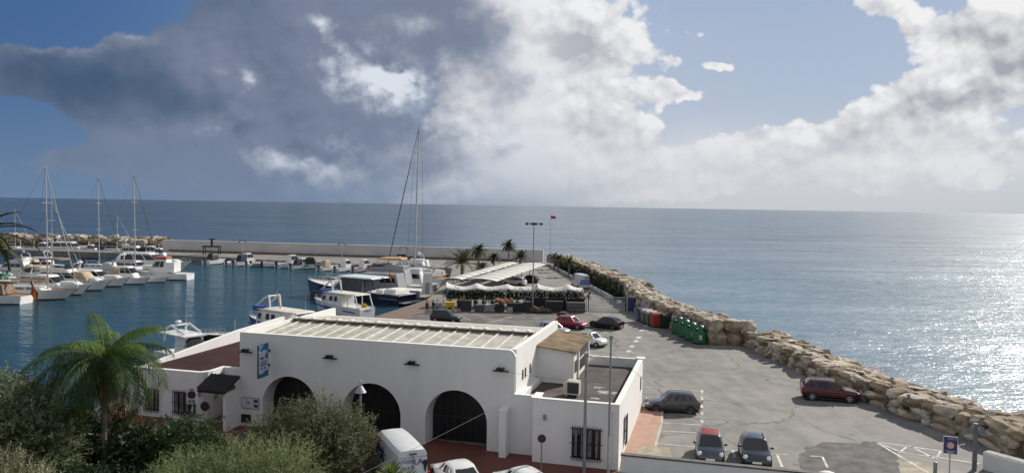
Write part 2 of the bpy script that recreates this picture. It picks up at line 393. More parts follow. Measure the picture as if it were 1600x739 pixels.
def ngon(name, pts, z, mt, depth=0.0, kind='structure'):
    me = bpy.data.meshes.new(name); b = bmesh.new()
    vs = [b.verts.new((p[0], p[1], z)) for p in pts]; f = b.faces.new(vs); b.normal_update()
    if f.normal.z < 0: f.normal_flip()
    if depth:
        r = bmesh.ops.extrude_face_region(b, geom=[f]); nv = [e for e in r['geom'] if isinstance(e, bmesh.types.BMVert)]
        for v in nv: v.co.z = z
        for v in vs: v.co.z = z - depth
        bmesh.ops.recalc_face_normals(b, faces=b.faces)
    bmesh.ops.triangulate(b, faces=b.faces); b.to_mesh(me); b.free(); me.materials.append(mt)
    o = bpy.data.objects.new(name, me); COL.objects.link(o); tag(o, kind=kind); return o
q0, q1 = L(-31.5, -8), L(-32.3, 68)
FARP = [(-12.5, 155), (-14, 181), (-24.2, 182.5), (-48, 191.5), (-80.4, 205.1), (-106, 213)]
INNER_FAR = [(10.5, 196), (13.2, 160), (16.8, 130), (17.4, 109), (19.3, 93.6), (21.3, 85.0), (25.6, 84.2)]
INNER_NEAR = [(25.6, 84.2), (26.2, 74), (27.2, 64.5), (28.2, 57.5), (29.8, 51.5), (31.3, 46.5), (33, 40), (36, 30)]
gpts = [(-500, 52), (q0.x, q0.y), (q1.x, q1.y)] + FARP + [(-150, 222), (-150, 236), (-102, 229), (-28, 216), (9, 210)] + \
       [(x + 1.2, y) for x, y in INNER_FAR[:-1]] + [(x + 1.2, y) for x, y in INNER_NEAR] + [(60, -60), (-500, -60)]
ngon('quay_ground', gpts, 0.0, ASPH, 4.0)
# harbour water: the sheltered basin, just above the sea sheet
hw = [(-900, 60), (q0.x, q0.y + 1), (q1.x - .1, q1.y)] + [(x - .2, y) for x, y in FARP] + [(-150, 221), (-900, 330)]
ngon('harbour_water', hw, WZ + 0.01, HARB)

# ---- paving and painted markings
def paving(name, c1, c2, mortar, sx, sy, rough=0.75):
    m = bpy.data.materials.new(name); m.use_nodes = True; nt = m.node_tree; X.nt = nt
    b = nt.nodes['Principled BSDF']; b.inputs['Roughness'].default_value = rough
    tc = nt.nodes.new('ShaderNodeTexCoord'); mp = nt.nodes.new('ShaderNodeMapping'); mp.inputs['Rotation'].default_value = (0, 0, R_(15)); nt.links.new(tc.outputs['Object'], mp.inputs[0])
    br = nt.nodes.new('ShaderNodeTexBrick'); br.inputs['Color1'].default_value = (*c1, 1); br.inputs['Color2'].default_value = (*c2, 1); br.inputs['Mortar'].default_value = (*mortar, 1)
    br.inputs['Scale'].default_value = 1.0; br.inputs['Brick Width'].default_value = sx; br.inputs['Row Height'].default_value = sy; br.inputs['Mortar Size'].default_value = 0.02
    nt.links.new(mp.outputs[0], br.inputs['Vector'])
    st = nz(tc.outputs['Object'], 0.6, 5, 0.65)
    c = mixc(sstep(st, 0.5, 0.75) * 0.45, br.outputs[0], tuple(k * 0.5 for k in c1))
    nt.links.new(c, b.inputs['Base Color']); return m
REDPAVE = paving('red_paving', (0.16, 0.048, 0.028), (0.13, 0.04, 0.025), (0.10, 0.045, 0.03), 0.3, 0.3)
TERRA = paving('terracotta_paving', (0.36, 0.20, 0.145), (0.42, 0.25, 0.185), (0.28, 0.2, 0.16), 0.5, 0.5)
BROWNPAVE = paving('quay_paving', (0.19, 0.135, 0.10), (0.165, 0.12, 0.09), (0.12, 0.09, 0.07), 2.0, 1.2, 0.55)
def lpoly(pts): return [(L(x, y).x, L(x, y).y) for x, y in pts]
ngon('forecourt', lpoly([(-30, -7.5), (5.5, -7.5), (6.36, -1.5), (6.36, 0.3), (-22, 2.2), (-30, 2.2)]), 0.004, REDPAVE)
qe = [(-31.45, 0), (-32.25, 68.0), (-27.5, 68.0), (-27.0, 20), (-28.6, 0)]
ngon('quay_paving', lpoly(qe), 0.004, BROWNPAVE)
PAINT = mat('road_paint', (0.55, 0.53, 0.48), 0.7, 0.3, 1.6, spec=0.3)
pl = MB()
def stripe(a, b, w=0.11, z=0.009):
    a = Vector((a[0], a[1], z)); b = Vector((b[0], b[1], z)); d = (b - a).normalized(); n = Vector((-d.y, d.x, 0)) * w / 2
    pl.quad(a - n, b - n, b + n, a + n)
def ps(x0, y0, x1, y1, w=0.11): stripe(G(x0, y0), G(x1, y1), w)
for q in ((1003,604,1097,611),(1045,645,1097,650),(1035,660,1097,664),(1022,672,1088,676),(1020,692,1232,710)): ps(*q)
for y in (609, 619, 632, 643, 656): ps(1096.5, y, 1097, y + 5, .2)
ps(1145,703,1148,714,.16); ps(1214,709,1222,729,.16)
for q in ((1368,690,1450,738),(1368,690,1408,706),(1377,691,1470,704),(1405,707,1420,695),(1420,695,1462,717),(1462,717,1470,704),(1408,706,1530,724),(1266,712,1285,713),(1285,713,1293,730)): ps(*q, .14)
for x, y in ((1003,516),(998.5,527),(994,533),(988,541),(983,548.5),(1010,509)): ps(x - 2.5, y + 1.5, x + 1.5, y - 1.5, .5)
for q in ((925,530,1000,534),(935,548,990,551),(915,520,950,500),(740,497,790,501),(760,505,800,495),(700,489,735,500),(850,500,905,496)): ps(*q, .12)
for k in range(6): ps(1240 + k * 2, 560 + k * 9, 1262 + k * 2, 562 + k * 9, .07)
tag(pl.build('parking_lines', PAINT), kind='structure')
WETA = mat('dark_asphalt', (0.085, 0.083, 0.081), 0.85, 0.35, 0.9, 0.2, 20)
SANDC = mat('sandy_concrete', (0.33, 0.29, 0.22), 0.9, 0.18, 1.3, 0.3, 12)
def wob(pts, n=6, a=0.18):
    out = []
    for i in range(len(pts)):
        p, q = Vector(pts[i]), Vector(pts[(i + 1) % len(pts)])
        for k in range(n):
            t = p.lerp(q, k / n); out.append((t.x + noise.noise(Vector((t.x * 1.7, t.y * 1.7, 3))) * a * 2, t.y + noise.noise(Vector((t.x * 1.7, t.y * 1.7, 9))) * a * 2))
    return out
gp2 = lambda l: [G(x, y).to_2d() for x, y in l]
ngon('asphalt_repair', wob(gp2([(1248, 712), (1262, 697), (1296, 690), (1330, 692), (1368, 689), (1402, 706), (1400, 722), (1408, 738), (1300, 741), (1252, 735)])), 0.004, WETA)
ngon('asphalt_dark_lot', wob([(-17, 87), (-4, 84), (7, 86.5), (11, 92), (13.5, 99), (11.5, 107.3), (2, 107.0), (-9.5, 107.6), (-13.5, 105)], 8, .5), 0.0025, mat('dark_lot_asphalt', (0.125, 0.12, 0.115), .85, .3, .35, .2, 20))  # darker asphalt sheet over the far part of the lot
ngon('concrete_apron', wob(gp2([(1402, 722), (1440, 720), (1475, 738), (1470, 760), (1420, 760), (1405, 742)])), 0.0065, SANDC)
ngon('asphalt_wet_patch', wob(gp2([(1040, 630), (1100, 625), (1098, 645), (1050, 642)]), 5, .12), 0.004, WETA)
# raised tiled strip beside the right-hand annex
def slab(name, pts, z0, z1, mt, kind='structure'):
    return tag(MB().prism([tuple(p) for p in pts], z0, z1).build(name, mt), kind=kind)
slab('terracotta_pavement', lpoly([(6.375, 0.1), (8.0, 0.1), (8.0, 9.5), (7.6, 16.2), (6.375, 16.2)]), 0.0, 0.14, TERRA)
slab('pavement_kerb', lpoly([(8.003, 0.1), (8.16, 0.1), (8.16, 9.5), (7.76, 16.2), (7.603, 16.2), (8.003, 9.5)]), 0.0, 0.145, CONC)
slab('sandy_planting_bed', lpoly([(7.0, 1.6), (9.3, 1.5), (8.9, 3.6), (7.4, 3.8)]), 0.0, 0.149, SANDC)
slab('manhole_cover', [(G(1023, 668).x + .42 * math.cos(t * .5236), G(1023, 668).y + .42 * math.sin(t * .5236)) for t in range(12)], 0.0, 0.03, CONC)
def path_slab(name, pts, w, z0, z1, mt):
    mb = MB(); secs = []
    for i, p in enumerate(pts):
        a = Vector(pts[max(0, i - 1)]); b = Vector(pts[min(len(pts) - 1, i + 1)]); d = (b - a).normalized(); n = Vector((-d.y, d.x)) * w / 2; p = Vector(p)
        secs.append([(p.x - n.x, p.y - n.y, z0), (p.x + n.x, p.y + n.y, z0), (p.x + n.x, p.y + n.y, z1), (p.x - n.x, p.y - n.y, z1)])
    mb.loft(secs, close=True, cap=True); return mb.build(name, mt)
# ------------------------------------------------------------------ main building
def corrug(name, col, sc, axis='X', rough=0.6, var=0.15, bump=0.6):
    m = mat(name, col, rough, var, 1.2, streak=False); nt = m.node_tree; X.nt = nt
    b = nt.nodes['Principled BSDF']; tc = nt.nodes.new('ShaderNodeTexCoord'); w = nt.nodes.new('ShaderNodeTexWave')
    w.bands_direction = axis; w.inputs['Scale'].default_value = sc; nt.links.new(tc.outputs['Object'], w.inputs['Vector'])
    bn = nt.nodes.new('ShaderNodeBump'); bn.inputs['Strength'].default_value = bump; bn.inputs['Distance'].default_value = 0.04
    nt.links.new(w.outputs['Fac'], bn.inputs['Height']); nt.links.new(bn.outputs[0], b.inputs['Normal']); return m
SHEET = corrug('roof_sheeting', (0.42, 0.40, 0.35), 4.5, 'X', 0.6, 0.16, 0.5)
RIB = mat('roof_rib', (0.68, 0.65, 0.58), 0.6, 0.12, 2)
STEPSHADE = mat('shaded_step_brown', (0.13, 0.085, 0.07), 0.7, 0.25, 2)  # roof step face: its shade is put into the brown colour
REDROOF = mat('red_roof_coating', (0.048, 0.024, 0.023), 0.9, 0.16, 0.35, 0.2, 8, spec=0.1)
BRNROOF = mat('brown_roof_coating', (0.065, 0.048, 0.047), 0.8, 0.28, 0.5, 0.2, 8)
REED = corrug('reed_matting', (0.23, 0.165, 0.088), 7.0, 'Y', 0.85, 0.3, 0.8)
DOORG = mat('dark_door', (0.009, 0.012, 0.013), 0.4, 0.25, 1.5)
TILE = mat('dark_roof_tile', (0.022, 0.019, 0.019), 0.7, 0.3, 6)
DOORW = mat('door_wood', (0.14, 0.085, 0.03), 0.6, 0.25, 5)
BL = thing('harbour_building', 'long white plastered harbour building with three arches and lower flat roofed annexes', 'building', OB, TH)
ARCH = [(-15.37, 2.02), (-9.52, 2.02), (-3.83, 2.02)]; SPR, ATOP, WT = 1.55, 3.57, 6.28
def zlow(x):
    for c, r in ARCH:
        if abs(x - c) < r - 1e-5: return SPR + math.sqrt(max(0, r * r - (x - c) ** 2))
    return 0.0
xs = [-19.1]
for c, r in ARCH:
    xs += [c - r] + [c + r * math.sin(-math.pi / 2 + math.pi * k / 28) for k in range(1, 28)] + [c + r]
CRN = 0.42
xs += [-0.1 - CRN] + [-0.1 - CRN + CRN * math.sin(math.pi / 2 * k / 6) for k in range(1, 7)]
def ztop(x):
    d = x - (-0.1 - CRN)
    return WT if d <= 0 else WT - CRN + math.sqrt(max(0, CRN * CRN - d * d))
w = MB()
for i in range(len(xs) - 1):
    a, b = xs[i], xs[i + 1]; mid = (a + b) / 2; inarch = any(abs(mid - c) < r for c, r in ARCH)
    za, zb = (zlow(a) or SPR, zlow(b) or SPR) if inarch else (0, 0)
    w.quad((a, 0, za), (b, 0, zb), (b, 0, ztop(b)), (a, 0, ztop(a)))
    w.quad((a, 0, ztop(a)), (b, 0, ztop(b)), (b, .32, ztop(b)), (a, .32, ztop(a)))
    w.quad((a, .32, max(za, 4.0)), (a, .32, ztop(a)), (b, .32, ztop(b)), (b, .32, max(zb, 4.0)))
    if inarch: w.quad((a, 0, za), (a, 1.35, za), (b, 1.35, zb), (b, 0, zb))
for c, r in ARCH:
    for s in (-r, r): w.quad((c + s, 0, 0), (c + s, 1.35, 0), (c + s, 1.35, SPR), (c + s, 0, SPR))
# rounded front corner cheek, side, back and left walls
w.bx(-0.42, -0.1, .32, 12.7, 0, 6.28); w.quad((-0.1, 0, 0), (-0.1, .32, 0), (-0.1, .32, WT - CRN), (-0.1, 0, WT - CRN))
w.bx(-19.1, -18.78, .32, 12.7, 0, 6.30); w.bx(-18.78, -0.42, 12.4, 12.7, 0, 5.7)
w.quad((-19.1, 0, 0), (-19.1, .32, 0), (-19.1, .32, WT), (-19.1, 0, WT))
w.prism([(-0.78, -.95), (-0.36, -.95), (-0.36, -.004), (-0.78, -.004)], 0, 2.8)
w.bx(-0.80, -0.34, -.97, -.004, 2.803, 2.87)
# right annex
w.bx(-0.097, 1.3, 0, .28, 0, 3.62); w.bx(1.3, 1.58, -.79, .28, 0, 3.72); w.bx(1.3, 6.36, -1.07, -.79, 0, 3.75)
w.bx(6.08, 6.36, -.79, 12.74, 0, 3.75); w.bx(-.097, 6.36, 12.74, 13.02, 0, 3.75)
w.bx(1.18, 1.66, -1.1, .3, 3.755, 3.80); w.bx(1.66, 6.40, -1.11, -.76, 3.753, 3.79); w.bx(6.05, 6.40, -.76, 13.06, 3.753, 3.79)
w.bx(5.9, 6.52, 12.5, 13.2, 3.793, 3.86)
w.prism([(-.097, .6), (.25, .6), (.25, 5.6), (-.097, 5.6)], 3.1, 3.42)
# left annex, with the recess for the porch
w.bx(-28.3, -22.35, 0, .3, 0, 3.35); w.prism([(-22.35, 0), (-22.05, .1), (-21.85, .4), (-21.75, .8), (-21.75, 2.3), (-22.05, 2.3), (-22.05, .8), (-22.35, .3)], 0, 3.35)
w.bx(-21.75, -19.103, 2.0, 2.3, 0, 3.35)
for y0, y1, z0, z1 in ((.3, 13, 2.98, 3.93), (13, 20, 3.93, 4.1)):
    w.add([(-28.3, y0, 0), (-28, y0, 0), (-28, y1, 0), (-28.3, y1, 0), (-28.3, y0, z0), (-28, y0, z0), (-28, y1, z1), (-28.3, y1, z1)],
          [(0,3,2,1),(4,5,6,7),(0,1,5,4),(1,2,6,5),(2,3,7,6),(3,0,4,7)])
w.bx(-28, -19.1, 13, 13.3, 0, 2.9)
# porch side wall and post under the small tiled roof
w.prism_y([(0, 0)] * 0 + [(-19.32, 0), (-19.103, 0), (-19.103, 2.5), (-19.32, 2.5)], -1.5, -.003)
w.build('wall', WHITEW, BL, fix=True)
# stair tower on the annex roof
t = MB()
t.add([(-.098, 5.9, 3.1), (2.3, 5.9, 3.1), (2.3, 12.4, 3.1), (-.098, 12.4, 3.1), (-.098, 5.9, 5.52), (2.3, 5.9, 5.24), (2.3, 12.4, 5.24), (-.098, 12.4, 5.52)],
      [(0,3,2,1),(4,5,6,7),(0,1,5,4),(1,2,6,5),(2,3,7,6),(3,0,4,7)])
t.bx(2.303, 2.42, 7.9, 8.15, 3.1, 5.2); t.bx(2.303, 2.42, 5.93, 6.1, 3.1, 5.2); t.bx(2.303, 2.42, 12.1, 12.38, 3.1, 5.2)
tw = t.build('stair_tower', WHITEW, BL)
r = MB()
r.add([(-.095, 5.62, 5.54), (2.62, 5.62, 5.22), (2.62, 12.7, 5.22), (-.095, 12.7, 5.54), (-.095, 5.62, 5.63), (2.62, 5.62, 5.31), (2.62, 12.7, 5.31), (-.095, 12.7, 5.63)],
      [(0,3,2,1),(4,5,6,7),(0,1,5,4),(1,2,6,5),(2,3,7,6),(3,0,4,7)])
r.build('tower_roof', REED, tw)
for y0, y1, z0, z1 in ((6.25, 7.75, 3.65, 4.45), (8.4, 11.9, 4.35, 5.05), (8.4, 11.9, 3.45, 4.2)):
    f = MB().bx(2.306, 2.34, y0, y1, z0, z1).build('window', DARKMET, tw)
hall = MB()
x0, x1 = -18.777, -0.423
hall.add([(x0, .325, 5.78), (x1, .325, 5.78), (x1, 6.1, 6.17), (x0, 6.1, 6.17), (x0, .325, 5.70), (x1, .325, 5.70), (x1, 6.1, 6.09), (x0, 6.1, 6.09)],
         [(0,1,2,3),(4,7,6,5),(0,4,5,1),(1,5,6,2),(2,6,7,3),(3,7,4,0)], 0)
hall.bx(x0, x1, 6.103, 6.2, 6.05, 6.36, 1); hall.bx(x0, x1, 6.06, 6.62, 6.363, 6.44, 2)
hall.add([(x0, 6.623, 6.33), (x1, 6.623, 6.33), (x1, 12.39, 5.72), (x0, 12.39, 5.72)], [(0,1,2,3)], 0)
hall.bx(x0, x1, 6.623, 6.75, 6.36, 6.43, 3)
for k in range(18):
    xk = x0 + .55 + k * 1.02
    hall.add([(xk, .33, 5.783), (xk + .11, .33, 5.783), (xk + .11, 6.09, 6.173), (xk, 6.09, 6.173), (xk, .33, 5.85), (xk + .11, .33, 5.85), (xk + .11, 6.09, 6.24), (xk, 6.09, 6.24)],
             [(0,3,2,1),(4,5,6,7),(0,1,5,4),(1,2,6,5),(2,3,7,6),(3,0,4,7)], 2)
    hall.bx(xk - .05, xk + .16, 6.0, 6.66, 6.443, 6.50, 2)
hall.build('hall_roof', [SHEET, STEPSHADE, RIB, DARKMET], BL)
MB().bx(-28, -21.75, .3, 13, 2.75, 2.95).bx(-21.747, -19.103, 2.3, 13, 2.75, 2.953).build('annex_roof', REDROOF, BL)
MB().bx(-.097, 6.08, .285, 12.737, 2.9, 3.1).bx(1.583, 6.077, -.787, .282, 2.9, 3.1).build('annex_roof', BRNROOF, BL)
SPLASH = mat('lime_stain', (0.30, 0.29, 0.29), 0.8, 0.5, 2.5)
for c, n in (((4.9, 4.4), 1.0), ((4.2, 5.6), .6), ((4.4, 2.6), .55)):
    pts = []
    for k in range(26):
        a = k / 26 * 6.283; rr = n * (.55 + .5 * noise.noise(Vector((math.cos(a) * 2, math.sin(a) * 2, n * 9))))
        pts.append((c[0] + math.cos(a) * rr * 1.1, c[1] + math.sin(a) * rr * .8))
    MB().prism(pts, 3.10, 3.104).build('roof_stain', SPLASH, BL)
for c, r in ARCH:
    d = MB(); n = 24
    top = [(c + r * math.cos(math.pi * k / n), SPR + r * math.sin(math.pi * k / n)) for k in range(n + 1)]
    d.prism_y([(c - r, 0)] + [(c + r, 0)] + top, 1.352, 1.42, 0)
    for k in range(1, 8):
        xx = c - r + k * (2 * r / 8); d.bx(xx - .03, xx + .03, 1.31, 1.35, 0.02, zlow(xx) - .02, 1)
    d.bx(c - r + .02, c + r - .02, 1.30, 1.345, 1.5, 1.6, 1)
    d.build('arched_door', [DOORG, DARKMET], BL)
def barred(name, axis, a0, a1, z0, z1, pos, out, nb):
    g = MB(); gr = MB()
    lo, hi = sorted((pos, pos + out * .02))
    P = (lambda u0, u1, v0, v1, zz0, zz1, B, mi=0: B.bx(u0, u1, min(v0, v1), max(v0, v1), zz0, zz1, mi)) if axis == 'y' else (lambda u0, u1, v0, v1, zz0, zz1, B, mi=0: B.bx(min(v0, v1), max(v0, v1), u0, u1, zz0, zz1, mi))
    P(a0, a1, pos + out * .004, pos + out * .03, z0, z1, g)
    P(a0 - .06, a1 + .06, pos + out * .004, pos + out * .06, z0 - .09, z0 - .003, g, 1)
    for k in range(4):
        u = a0 + (k + .5) * (a1 - a0) / 4; P(u - (a1 - a0) * .07, u + (a1 - a0) * .05, pos + out * .031, pos + out * .036, z0 + .1, z1 - .08, g, 2)
    f = g.build('window', [GLASS, WHITEW, mat('net_curtain', (0.32, 0.32, 0.31), .9, .2, 6)], BL)
    for k in range(nb + 1):
        u = a0 + k * (a1 - a0) / nb; P(u - .016, u + .016, pos + out * .13, pos + out * .16, z0 - .14, z1 + .14, gr)
    for zz in (z0 + .02, (z0 + z1) / 2, z1 - .03): P(a0 - .14, a1 + .14, pos + out * .1, pos + out * .128, zz, zz + .035, gr)
    gr.build('grille', DARKMET, f)
barred('w', 'y', 3.69, 5.33, .5, 2.25, -1.07, -1, 11)
barred('w', 'y', -24.25, -22.55, .45, 1.9, 0.0, -1, 12)
barred('w', 'y', -26.6, -25.5, .45, 1.9, 0.0, -1, 7)
barred('w', 'x', 1.25, 2.05, .85, 2.4, 6.36, 1, 5)
for y in (1.75, 2.45, 3.7): MB().bx(-.096, -.085, y, y + .36, 4.1, 4.72).build('window', DARKMET, BL)
MB().bx(6.363, 6.39, 11.2, 11.9, 1.75, 2.7).build('window', DARKMET, BL)
dr = MB().bx(-21.62, -20.85, 1.94, 1.997, .02, 2.15).build('door', DOORW, BL); MB().ell((-20.95, 1.9, 1.05), .04, .04, .04).build('handle', ALUM, dr)
po = MB()
for k in range(9):
    xk = -21.3 + k * .25
    po.tube((xk + .12, -1.75, 2.58), (xk + .12, -.02, 3.28), .125, None, 8)
po.add([(-21.35, -1.75, 2.5), (-19.05, -1.75, 2.5), (-19.05, -.01, 3.2), (-21.35, -.01, 3.2), (-21.35, -1.75, 2.57), (-19.05, -1.75, 2.57), (-19.05, -.01, 3.27), (-21.35, -.01, 3.27)], [(0,3,2,1),(4,5,6,7),(0,1,5,4),(1,2,6,5),(2,3,7,6),(3,0,4,7)])
po.build('porch_roof', TILE, BL)
MB().bx(-21.745, -21.65, .9, 1.2, 1.35, 1.7).build('letterbox', mat('mail_yellow', (.45, .33, .1), .5), BL)
MB().bx(-18.95, -18.25, -.06, -.003, .25, .8).build('vent', BLACK, BL)
pb = MB().bx(-18.95, -17.6, -.035, -.003, 1.2, 1.95, 1).bx(-18.9, -17.65, -.042, -.037, 1.25, 1.9, 0).bx(-18.0, -17.7, -.05, -.044, 1.32, 1.85, 2).bx(-17.98, -17.72, -.056, -.052, 1.52, 1.64, 0)
pb.prism_y([(-18.5, 1.5), (-18.42, 1.57), (-18.34, 1.5), (-18.38, 1.58), (-18.3, 1.62), (-18.4, 1.63), (-18.42, 1.72), (-18.45, 1.63), (-18.55, 1.62), (-18.46, 1.58)], -.05, -.044, 2)
o = pb.build('notice_board', [mat('board_white', (.62, .64, .68), .5), GREYMET, mat('board_blue', (.02, .045, .16), .5)]); o.location = OB; o.rotation_euler.z = TH
tag(o, 'white framed notice board with dark blue blocks on the facade by the porch', 'notice board')
# projecting banner
bn = thing('projecting_sign', 'tall narrow blue and white sign on two brackets projecting from the white facade', 'sign', L(-16.85, 0), TH)
BB = mat('banner_blue', (0.02, 0.14, 0.33), .5, .08, 3); BW = mat('banner_white', (.50, .56, .64), .5, .05, 3); BD = mat('banner_ink', (.03, .05, .10), .5)
MB().bx(-.04, .04, -1.35, -.2, 3.6, 5.74).build('frame', mat('banner_frame', (.02, .04, .09), .5), bn)
f = MB(); f.bx(.043, .05, -1.3, -.25, 3.66, 5.68, 0)
f.prism([(0, 0)] * 0 or [(.052, -1.3), (.056, -1.3), (.056, -.25), (.052, -.25)], 5.38, 5.68, 1)
f.add([(.054, -1.3, 3.66), (.054, -.25, 3.66), (.054, -.25, 4.02), (.054, -.6, 3.98), (.054, -.9, 3.84), (.054, -1.3, 3.86)], [(0, 1, 2, 3, 4, 5)], 1)
f.add([(.057, -1.3, 5.36), (.057, -1.0, 5.3), (.057, -.7, 5.4), (.057, -.25, 5.22), (.057, -.25, 5.45), (.057, -1.3, 5.45)], [(0, 1, 2, 3, 4, 5)], 1)
f.add([(.056, -.62, 4.95), (.056, -.3, 4.9), (.056, -.3, 5.25)], [(0, 1, 2)], 2)
for z, a, b, h in ((4.78, -1.15, -.75, .13), (4.78, -.6, -.33, .13), (4.62, -1.15, -.4, .05), (4.5, -1.15, -.5, .05), (4.36, -1.2, -.34, .08), (4.12, -1.05, -.92, .14), (4.12, -.72, -.55, .14)):
    f.bx(.053, .057, a, b, z, z + h, 2)
f.build('panel', [BW, BB, BD], bn)
for z in (4.25, 5.2): MB().bx(-.05, .05, -.2, -.004, z - .07, z + .07).build('bracket', DARKMET, bn)
for i, x in enumerate((-18.55, -12.38, -6.71, -.95)):
    if i == 0:
        fl = thing('wall_floodlight', '', 'light', L(x, 0, 5.0), TH)
        MB().bx(-.5, .5, -.22, -.14, -.04, .04).bx(-.05, .05, -.14, -.003, -.04, .04).build('bar', BLACK, fl)
        for s in (-.13, .13): MB().tube((s, -.35, .12), (s, -.08, .14), .12, .09, 10).build('lamp_head', BLACK, fl)
        first = fl
    else:
        fl = copy_tree(first); fl.location = L(x, 0, 5.0)
    tag(fl, ['black twin floodlight beside the blue and white sign', 'black twin floodlight above the gap between the first two arches', 'black twin floodlight above the pier between second and third arch', 'black twin floodlight above the arch next to the annex'][i], 'light', 'twin floodlights along the facade')
MB().tube((6.05, -1.13, .02), (6.05, -1.13, 3.4), .045, None, 8).bx(6.0, 6.1, -1.2, -1.072, 3.3, 3.45).build('drainpipe', WHITEW, BL)
MB().bx(1.95, 2.1, -1.2, -1.073, 2.55, 2.85).build('wall_lamp', GREYMET, BL); MB().bx(-22.3, -22.15, -.12, -.003, 1.75, 2.05).build('wall_lamp', GREYMET, BL)
MB().tube((-.05, -.03, 3.8), (-.05, -.03, 5.9), .03, None, 6).build('drainpipe', WHITEW, BL)
ac = thing('air_conditioner', 'boxy beige air conditioning unit standing on the brown annex roof', 'air conditioner', L(2.95, 2.75, 3.1), TH)
MB().prism_y([(-.55, .15), (.45, .15), (.45, .95), (-.3, 1.0), (-.55, .8)], -.3, .45).build('casing', mat('beige_casing', (.5, .46, .40), .6), ac)
gmb = MB().bx(-.28, .42, -.33, -.303, .25, .9)
gmb.build('grille', DARKMET, ac)
for s in (-.4, .3): MB().bx(s, s + .1, -.35, .5, 0, .147).build('foot', GREYMET, ac)
# ------------------------------------------------------------------ vehicles
def lerp(a, b, t): return a + (b - a) * t
def carpaint(name, col, met=0.25, rough=0.28): return mat(name, col, rough, 0.04, 2, metal=met, coat=0.7)
PROF = {
 'hatch': dict(st=[(-1,.78,.52,.30),(-.965,.90,.60,.20),(-.85,.97,.635,.17),(-.5,1,.63,.16),(0,1,.615,.16),(.35,1,.605,.16),(.6,.985,.575,.16),(.84,.93,.52,.17),(.955,.84,.46,.2),(1,.70,.38,.26)], gh=(.46,.10,-.72,-.93)),
 'suv': dict(st=[(-1,.80,.55,.28),(-.97,.92,.63,.20),(-.85,.97,.65,.18),(-.5,1,.645,.18),(0,1,.63,.18),(.35,1,.62,.18),(.6,.985,.60,.18),(.86,.94,.55,.19),(.96,.86,.49,.22),(1,.72,.40,.28)], gh=(.50,.14,-.74,-.95)),
 'coupe': dict(st=[(-1,.78,.58,.30),(-.965,.9,.66,.2),(-.85,.97,.68,.17),(-.5,1,.66,.16),(0,1,.625,.16),(.35,1,.605,.16),(.6,.985,.57,.16),(.84,.93,.51,.17),(.955,.84,.44,.2),(1,.70,.36,.26)], gh=(.46,.08,-.50,-.93)),
 'sedan': dict(st=[(-1,.78,.56,.30),(-.97,.9,.63,.2),(-.85,.97,.655,.17),(-.6,1,.66,.16),(0,1,.63,.16),(.35,1,.61,.16),(.6,.985,.575,.16),(.84,.93,.52,.17),(.955,.84,.45,.2),(1,.70,.37,.26)], gh=(.44,.08,-.42,-.74)),
 'mini': dict(st=[(-1,.80,.50,.28),(-.96,.92,.59,.2),(-.85,.98,.63,.17),(-.5,1,.635,.16),(0,1,.63,.16),(.35,1,.625,.16),(.6,.985,.60,.16),(.82,.95,.56,.17),(.95,.88,.47,.2),(1,.74,.36,.26)], gh=(.50,.16,-.66,-.92)),
 'van': dict(st=[(-1,.90,.42,.14),(-.985,.97,.48,.10),(-.8,1,.48,.10),(-.4,1,.48,.10),(0,1,.48,.10),(.4,1,.48,.10),(.66,.99,.475,.10),(.86,.94,.40,.10),(.965,.86,.33,.12),(1,.74,.26,.15)], gh=(.74,.50,-.97,-.99)),
}
